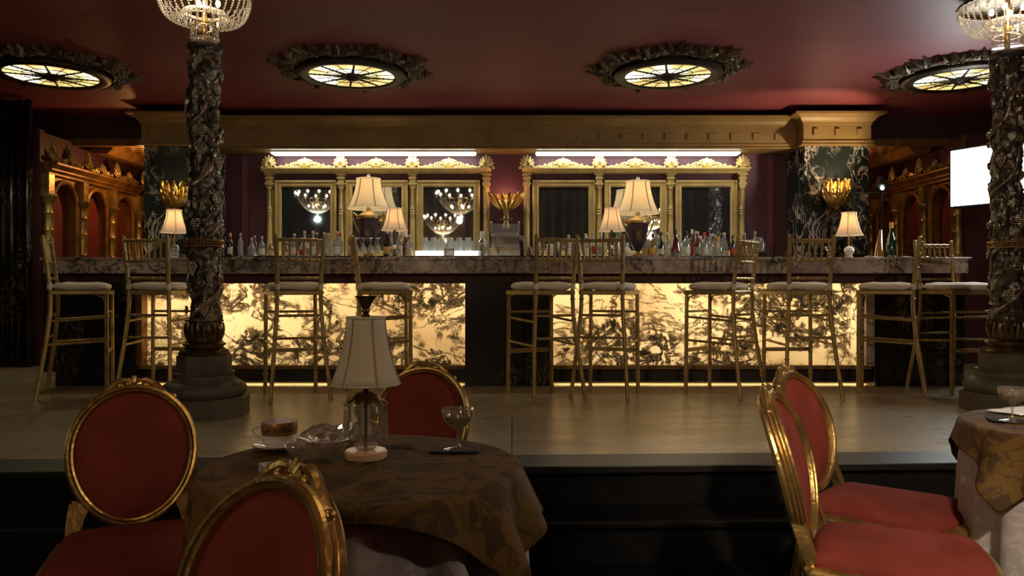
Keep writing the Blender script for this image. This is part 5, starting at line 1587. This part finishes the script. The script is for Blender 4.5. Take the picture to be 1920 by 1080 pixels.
def coupe(px, py, lb):
    o = thing('coupe_glass', lb, 'glass', on_table(px, py), 0, 'champagne coupes on the tables')
    o.location.z += 0.005
    MB().lathe([(0.0355, 0.0), (0.036, 0.002), (0.010, 0.007), (0.005, 0.014), (0.0032, 0.022), (0.0032, 0.044), (0.006, 0.052), (0.020, 0.060), (0.034, 0.074), (0.0405, 0.092), (0.0412, 0.106), (0.040, 0.106), (0.039, 0.092), (0.032, 0.075), (0.018, 0.063), (0.0, 0.058)], 32, cap=False).build('glass', 'crystal', o)
    MB().lathe([(0.0, 0.0595), (0.018, 0.0645), (0.0315, 0.0765), (0.0365, 0.086), (0.0, 0.086)], 24).build('drink', 'wine', o)
coupe(858, 846, 'champagne coupe on black napkin in front of the dark red chair')
coupe(1898, 793, 'champagne coupe on the table at the edge beside white paper')
def napkin(px, py, w, d, rz, lb, mat='black_cloth', name='cocktail_napkin', cat='napkin'):
    l = on_table(px, py)
    rows = []
    for layer in (0.0, 0.0025):
        pass
    q = MB()
    for j in range(7):
        v = -1 + 2 * j / 6
        q_r = []
        rows.append([(w * (-1 + 2 * i / 12), d * v, 0.003 + 0.0012 * math.sin(i * 1.1 + j)) for i in range(13)])
    o = q.grid(rows).build(name, mat, None, loc=l)
    o.rotation_euler = (0, 0, rz)
    md = o.modifiers.new('solid', 'SOLIDIFY'); md.thickness = 0.003
    tag(o, lb, cat)
napkin(853, 847, 0.063, 0.030, 0.02, 'black folded napkin under the coupe on the lamp table')
napkin(1890, 790, 0.055, 0.04, -0.35, 'black napkin under the coupe on the table at the edge')
napkin(1915, 772, 0.10, 0.06, 0.45, 'white folded paper on the table at the edge', 'white_paper', 'paper_sheet', 'paper')
# cup and saucer
l = on_table(524, 842)
o = thing('teacup', 'white teacup with broad gold band and looped handle', 'cup', (l[0], l[1], l[2] + 0.010))
cup = [(0.0, 0.004), (0.030, 0.004), (0.034, 0.0), (0.038, 0.006), (0.043, 0.012), (0.0445, 0.064), (0.0435, 0.064), (0.042, 0.014), (0.0, 0.010)]
MB().lathe(cup, 40).build('bowl', 'porcelain', o)
MB().lathe([(0.0448, 0.031), (0.0452, 0.032), (0.0455, 0.062), (0.0448, 0.0635)], 40, cap=False).build('gold_band', 'band_gold', o)
MB().lathe([(0.0456, 0.040), (0.0459, 0.041), (0.0460, 0.054), (0.0457, 0.055)], 40, cap=False, ).build('pattern_band', 'band_pattern', o)
pts = [(-0.043 - 0.026 * math.sin(t * PI), -0.004, 0.050 - 0.040 * t + 0.010 * math.sin(t * PI)) for t in [i / 10 for i in range(11)]]
MB().tube(pts, 0.0028, 8).build('handle', 'porcelain', o)
o = thing('saucer', 'white saucer with gold rim under the teacup', 'saucer', l)
MB().lathe([(0.0, 0.004), (0.025, 0.003), (0.03, 0.0), (0.034, 0.003), (0.068, 0.013), (0.0675, 0.015), (0.03, 0.007), (0.0, 0.0065)], 48).build('dish', 'porcelain', o)
MB().ring((0, 0, 0.0145), 0.0675, 0.0014, 48, 6).build('gold_rim', 'brass', o)
# ashtray (boat-shaped cut glass)
l = on_table(592, 862)
rows = []
for (f, z) in ((0.35, 0.002), (0.55, 0.004), (0.80, 0.020), (1.0, 0.036), (0.94, 0.037), (0.72, 0.022), (0.45, 0.010), (0.01, 0.010)):
    row = []
    for k in range(65):
        a = 2 * PI * (k % 64) / 64
        ca, sa = math.cos(a), math.sin(a)
        x = 0.079 * math.copysign(abs(ca) ** 1.0, ca); y = 0.044 * math.copysign(abs(sa) ** 1.5, sa)
        cut = 1 + 0.03 * math.cos(a * 22)
        row.append((x * f * cut, y * f * cut, z + (0.004 * abs(ca) ** 6 if 0.9 < f else 0)))
    rows.append(row)
o = MB().grid(rows).build('ashtray', 'crystal', None, False, loc=l); o.rotation_euler = (0, 0, 0.15)
tag(o, 'boat shaped cut glass ashtray in front of the crystal lamp', 'ashtray')
# plate with cellophane wrap
l = on_table(612, 829)
o = thing('wrapped_plate', 'small plate of sweets under crumpled cellophane behind the ashtray', 'plate', l)
MB().lathe([(0.0, 0.003), (0.04, 0.002), (0.045, 0.0), (0.072, 0.012), (0.071, 0.014), (0.044, 0.005), (0.0, 0.006)], 36).build('plate', 'porcelain', o)
rows = []
for i in range(13):
    row = []
    for k in range(33):
        a = 2 * PI * (k % 32) / 32; f = i / 12
        nz = noise.noise(Vector((math.cos(a) * f * 3.1, math.sin(a) * f * 3.1, 2.2)))
        r = 0.074 * f * (1 + 0.12 * noise.noise(Vector((math.cos(a) * 3, math.sin(a) * 3, 0))))
        row.append((r * math.cos(a), r * math.sin(a) * 0.8, 0.016 + 0.028 * (1 - f * f) + 0.020 * nz))
    rows.append(row)
MB().grid(rows).build('cellophane', 'cellophane', o, False)
for k, (x, y) in enumerate(((0.02, -0.01), (-0.015, 0.0), (0.045, -0.012))): MB().ball((x, y, 0.016), 0.012, 8, 6, (1, 1, 0.8)).build('sweet', 'pastry' if k != 2 else 'white_paper', o)
rws = [[(0.035 + 0.02 * t, -0.012 + u * 0.008 * math.sin(PI * (0.1 + 0.85 * t)), 0.034 + 0.008 * t) for u in (-1, 0, 1)] for t in (0, .25, .5, .75, 1)]
MB().grid(rws).build('mint_leaf', 'green_leaf', o)
# small patterned box
l = on_table(520, 885)
o = MB().box(-0.036, 0.036, -0.026, 0.026, 0, 0.020).build('match_box', 'match_box', None, False, 0.001, loc=(l[0], l[1], TT)); o.rotation_euler = (0, 0, 0.55)
tag(o, 'small white and lilac patterned box beside the carved chair crest', 'box')
# fallen prism by the lamp
l = on_table(752, 838)
q = MB()
for k in range(4):
    q.lathe([(0.0, 0), (0.004, 0.006), (0.003, 0.026), (0.0, 0.03)], 6)
    q.v = q.v[:-24] + [((z + k * 0.014 - 0.03), (y + 0.004 * k), (x + 0.004)) for x, y, z in q.v[-24:]]
o = q.build('loose_prisms', 'crystal', None, False, loc=l); o.rotation_euler = (0, 0, -0.3)
tag(o, 'loose cut glass drops lying beside the lamp foot', 'glass ornament')

# ------------------------------------------------------------------ side arcades
def arcade(sx, wx, ys, y0, y1, lab, mat_panel, names):
    """sx = -1 left, +1 right; wall plane x = wx; arches centred on ys"""
    o = thing('arcade_wall_panel', lab, 'wall panelling', (wx, (y0 + y1) / 2, 0))
    yc = (y0 + y1) / 2
    def L(mb): return loc_mb(mb, o)
    wa = wx; back = wx + sx * 0.5
    # backing wall
    L(MB().box(min(wa + sx * 0.10, wa + sx * 0.16), max(wa + sx * 0.10, wa + sx * 0.16), y0, y1, 0, 2.15)).build('backing', 'red_damask', o, False)
    L(MB().box(min(wa + sx * 0.10, wa + sx * 0.16), max(wa + sx * 0.10, wa + sx * 0.16), y0, y1, 2.15, 2.5)).build('upper_wall', 'maroon_paint', o, False)
    hw = 0.225; zs = 1.72; top = zs + hw
    # spandrel plate with arched openings
    q = MB(); edges = [y0] + [(ys[i] + ys[i + 1]) / 2 for i in range(len(ys) - 1)] + [y1]
    t0, t1 = wa + sx * 0.02, wa + sx * 0.10
    for i, yy in enumerate(ys):
        a0, a1 = edges[i], edges[i + 1]
        n = 16
        arc = [(yy - hw * math.cos(PI * k / n), zs + hw * 1.15 * math.sin(PI * k / n)) for k in range(n + 1)]
        polyL = [(a0, 0.0), (yy - hw, 0.0)] + arc[:n // 2 + 1] + [(yy, 2.14), (a0, 2.14)]
        polyR = [(yy + hw, 0.0), (a1, 0.0), (a1, 2.14), (yy, 2.14)] + arc[n // 2:]
        q.prism(polyL, t0, t1, 'x'); q.prism(polyR, t0, t1, 'x')
    L(q).build('spandrel', 'arcade_wood', o, False)
    for yy in ys:
        n = 16
        pts = [(wa, yy - hw - 0.01, 0.8)] + [(wa, yy - (hw + 0.01) * math.cos(PI * k / n), zs + (hw * 1.15 + 0.01) * math.sin(PI * k / n)) for k in range(n + 1)] + [(wa, yy + hw + 0.01, 0.8)]
        L(MB().tube(pts, 0.028, 8)).build('arch_moulding', 'arcade_wood', o)
    for i, e in enumerate(edges):
        q = MB().lathe([(0.05, 0.8), (0.05, 1.18), (0.06, 1.20), (0.045, 1.23), (0.045, 1.42), (0.052, 1.44), (0.042, 1.46), (0.042, 1.60), (0.05, 1.62), (0.04, 1.64), (0.042, 1.72), (0.06, 1.745), (0.085, 1.79), (0.09, 1.80), (0.09, 1.815)], 14, (wa - sx * 0.02, e, 0),
                        wob=lambda a, z: 1 + 0.06 * math.sin(a * 3 + z * 40))
        q.box(wa - 0.06, wa + 0.06, e - 0.05, e + 0.05, 1.81, 2.03)
        L(q).build('colonnette', 'gold_leaf', o)
    cor = [(0.0, 2.03), (0.03, 2.04), (0.03, 2.06), (0.06, 2.085), (0.06, 2.10), (0.10, 2.13), (0.12, 2.14), (0.12, 2.16), (-0.1, 2.16), (-0.1, 2.03)]
    q = MB().prism([(wa - sx * a, z) for a, z in cor], y0, y1, 'y')
    L(q).build('cornice', 'arcade_wood', o, False)
    # carved cresting: palmette + scrolls per bay and over each column
    for i, yy in enumerate(ys):
        q = MB()
        for k in range(5):
            a = math.radians(-48 + 24 * k); LL = 0.13 * (1 - 0.2 * abs(k - 2) / 2)
            q.tube([(wa - sx * 0.06, yy, 2.17), (wa - sx * 0.09, yy + math.sin(a) * LL * .5, 2.17 + LL * .5 * math.cos(a)), (wa - sx * 0.07, yy + math.sin(a) * LL, 2.17 + LL * math.cos(a))], [0.012, 0.022, 0.014], 6)
        for s_ in (-1, 1):
            for j, (dy, R) in enumerate(((0.09, 0.035), (0.16, 0.028), (0.22, 0.02))):
                pts = []; rs = []
                for m_ in range(13):
                    t = m_ / 12; an = PI / 2 + s_ * 2 * PI * t * 1.1 * (1 if j % 2 else -1); rr = R * (1 - 0.7 * t)
                    pts.append((wa - sx * 0.07, yy + s_ * dy + rr * math.cos(an), 2.19 + R * 0.3 + rr * math.sin(an))); rs.append(0.012)
                q.tube(pts, rs, 6)
        L(q).build('crest', 'gold_leaf', o)
    for e in edges:
        q = MB()
        for k in range(7):
            a = math.radians(-60 + 20 * k); LL = 0.19 * (1 - 0.30 * abs(k - 3) / 3)
            q.tube([(wa - sx * 0.05, e, 2.17), (wa - sx * 0.10, e + math.sin(a) * LL * .4, 2.17 + LL * .5 * math.cos(a)), (wa - sx * 0.08, e + math.sin(a) * LL * 0.6, 2.17 + LL * math.cos(a))], [0.012, 0.018, 0.010], 6)
            q.ball((wa - sx * 0.08, e + math.sin(a) * LL * 0.6, 2.17 + LL * math.cos(a)), 0.015, 6, 4)
        L(q).build('finial', 'gold_leaf', o)
    # gold ceiling moulding above
    q = MB().prism([(wa - sx * 0.22, 2.42), (wa - sx * 0.20, 2.40), (wa - sx * 0.05, 2.40), (wa, 2.44), (wa, 2.5), (wa - sx * 0.26, 2.5), (wa - sx * 0.26, 2.45)], 9.07, y1, 'y')
    L(q).build('ceiling_moulding', 'arcade_wood', o, False)
arcade(-1, -4.95, (8.56, 9.21, 9.86), 8.22, 10.22, 'gilded arcade of three red damask arches beside the dark corner', None, None)
arcade(1, 4.92, (8.86, 9.52, 10.18), 8.50, 10.55, 'gilded arcade of red arches behind the softbox and champagne bottle', None, None)
struct('wall_return', MB().box(-WX, -4.97, 8.14, 8.22, 0, 2.5), 'maroon_paint')
struct('wall_return', MB().box(4.94, WX, 8.42, 8.50, 0, 2.5), 'maroon_paint')
struct('wall_return', MB().box(-WX, -3.9, 10.56, 10.62, 0, 2.5), 'maroon_paint')
struct('wall_return', MB().box(3.8, WX, 10.56, 10.62, 0, 2.5), 'maroon_paint')
def curtain(name, lb, x0, x1, y, z0, z1, mat, n=26, amp=0.06, vertical_axis='x', top=None):
    rows = []
    K = n * 8
    for z in (z0, z0 + (z1 - z0) * 0.5, z1):
        row = []
        for k in range(K + 1):
            t = k / K; u = x0 + (x1 - x0) * t
            w = y + amp * math.sin(t * n * 2 * PI) + 0.4 * amp * math.sin(t * n * 4.7 + 1) * (1 + 0.2 * (z1 - z))
            row.append((u, w, z) if vertical_axis == 'x' else (w, u, z))
        rows.append(row)
    o = MB().grid(rows).build(name, mat)
    md = o.modifiers.new('solid', 'SOLIDIFY'); md.thickness = 0.01
    tag(o, lb, 'curtain')
curtain('drape', 'dark mottled drape hanging in the darkest corner beside the arcade', 4.6, 8.1, -5.9, 0.25, 2.75, 'black_marble', 14, 0.05, 'y')
curtain('drape', 'dark mottled drape across the corner wall beside the arcade', -5.85, -5.0, 8.06, 0.0, 2.78, 'front_marble', 9, 0.035)
curtain('drape', 'brown velvet drape on the far side of the hall seen only in the mirrors', -5.6, 5.6, -3.95, FZ + 0.02, 3.6, 'curtain', 40, 0.09)

# ------------------------------------------------------------------ film lights
o = thing('softbox', 'bright white film softbox on a black stand behind the far column', 'film light', (4.20, 6.93, 0))
d = Vector((0.31, -0.545, 0)).normalized(); nrm = Vector((-d.y * -1, 0, 0))
ang = math.atan2(d.y, d.x)
Rm = Matrix.Rotation(ang, 3, 'Z')
zc, hh = (2.09 + 1.583) / 2, (2.09 - 1.583) / 2
c0 = Vector(((4.09 + 4.38) / 2 - 4.20 + 0.03, (7.2 + 6.66) / 2 - 6.93 - 0.05, zc))
MB().obox(c0, 0.72, 0.02, hh * 2, Rm).build('diffuser', 'softbox_face', o, False)
q = MB()
q.obox(c0 + Rm @ Vector((0, 0.05, hh + 0.012)), 0.74, 0.12, 0.012, Rm); q.obox(c0 + Rm @ Vector((0, 0.05, -hh - 0.012)), 0.74, 0.12, 0.012, Rm)
q.obox(c0 + Rm @ Vector((0.365, 0.05, 0)), 0.012, 0.12, hh * 2, Rm); q.obox(c0 + Rm @ Vector((-0.365, 0.05, 0)), 0.012, 0.12, hh * 2, Rm)
q.obox(c0 + Rm @ Vector((0, 0.12, 0)), 0.72, 0.012, hh * 2, Rm)
q.build('housing', 'black_plastic', o, False)
c1 = c0 + Rm @ Vector((0, 0.16, 0))
MB().tube([(c1.x, c1.y, 0.35), (c1.x, c1.y, zc)], 0.016, 8).build('pole', 'black_plastic', o)
for k in range(3):
    a = k * 2 * PI / 3 + 0.4
    MB().tube([(c1.x, c1.y, 0.55), (c1.x + 0.45 * math.cos(a), c1.y + 0.45 * math.sin(a), 0.012)], 0.012, 8).build('leg', 'black_plastic', o)
o = thing('clamp_spotlight', 'small black spotlight clamped before the arcade behind the champagne bottle', 'spotlight', tuple(P(1655, 350, 7.9)))
MB().tube([(0.0, 0.05, 0.10), (-0.015, -0.02, -0.01)], [0.03, 0.055], 12).build('housing', 'black_plastic', o)
MB().tube([(-0.014, -0.015, -0.004), (-0.018, -0.032, -0.024)], 0.018, 12).build('lens', 'spot_lens', o)
MB().tube([(0.02, 0.05, 0.0), (0.02, 0.06, -1.94 + 0.0)], 0.008, 8).build('stand_pole', 'black_cloth', o)
sp = tuple(P(1648, 352, 7.86))
q_ = (Vector((3.35, 8.40, 2.45)) - Vector(sp)).to_track_quat('-Z', 'Y').to_euler()
sp = tuple(Vector(sp) + Vector((-0.10, -0.10, 0.02)))
lamp('clamp_spot', 'SPOT', sp, 60, (1.0, 0.80, 0.5), 0.03, q_, spot_size=math.radians(95), spot_blend=0.6)
MB().tube([(-0.25, 0.06, -0.06), (0.05, 0.06, -0.06)], 0.008, 8).build('cross_arm', 'black_plastic', o)

# ------------------------------------------------------------------ chandeliers of the hall (seen in the mirrors)
def make_chandelier():
    o = thing('chandelier', 'x', 'chandelier', (0, 0, 0), 0, 'hall chandeliers seen in the mirrors')
    MB().lathe([(0.02, 0.0), (0.03, 0.1), (0.015, 0.15), (0.03, 0.3), (0.012, 0.35), (0.012, 1.25)], 10).build('stem', 'brass', o)
    MB().ring((0, 0, 0.28), 0.42, 0.012, 40, 6).build('upper_ring', 'brass', o)
    MB().ring((0, 0, 0.05), 0.22, 0.010, 32, 6).build('lower_ring', 'brass', o)
    for k in range(12):
        a = 2 * PI * k / 12
        ca, sa = math.cos(a), math.sin(a)
        MB().tube([(0.02 * ca, 0.02 * sa, 0.2), (0.22 * ca, 0.22 * sa, 0.14), (0.46 * ca, 0.46 * sa, 0.28), (0.5 * ca, 0.5 * sa, 0.33)], 0.008, 6).build('arm', 'brass', o)
        MB().lathe([(0.012, 0.33), (0.012, 0.41)], 8, (0.5 * ca, 0.5 * sa, 0)).build('candle', 'porcelain', o)
        MB().ball((0.5 * ca, 0.5 * sa, 0.435), 0.02, 8, 6, (1, 1, 1.6)).build('bulb', 'bulb', o)
    for k in range(5):
        a = 2 * PI * k / 5
        MB().ball((0.2 * math.cos(a), 0.2 * math.sin(a), 0.14), 0.02, 8, 6, (1, 1, 1.5)).build('bulb', 'bulb', o)
    base = None
    for k in range(28):
        if base is None:
            q = MB()
            for i in range(24):
                t = i / 23; r = 0.42 - 0.42 * t ** 1.2 + 0.02; z = 0.28 - 0.30 * math.sin(t * PI / 2)
                q.ball((r, 0, z), 0.010, 6, 4)
            base = q.build('bead_string', 'bead_crystal', o); ob = base
        else:
            ob = base.copy(); COL.objects.link(ob); ob.parent = o
        ob.rotation_euler = (0, 0, 2 * PI * k / 28)
    MB().ball((0, 0, -0.05), 0.035, 10, 8).build('ball_drop', 'crystal', o)
    return o
cd = make_chandelier()
cd.location = (-1.14, 1.1, 2.45); cd['label'] = 'crystal chandelier reflected in the mirror above the tumblers'
dup(cd, (2.95, 1.35, 2.10), 0.1, 'crystal chandelier reflected in the mirror behind the large lamp by the green bottle')
dup(cd, (-4.6, -0.4, 2.62), 0.2, 'crystal chandelier reflected in the mirror nearest the carved column')
dup(cd, (-1.8, -2.3, 2.25), 0.3, 'low crystal chandelier reflected beneath the big one in the tumbler mirror')
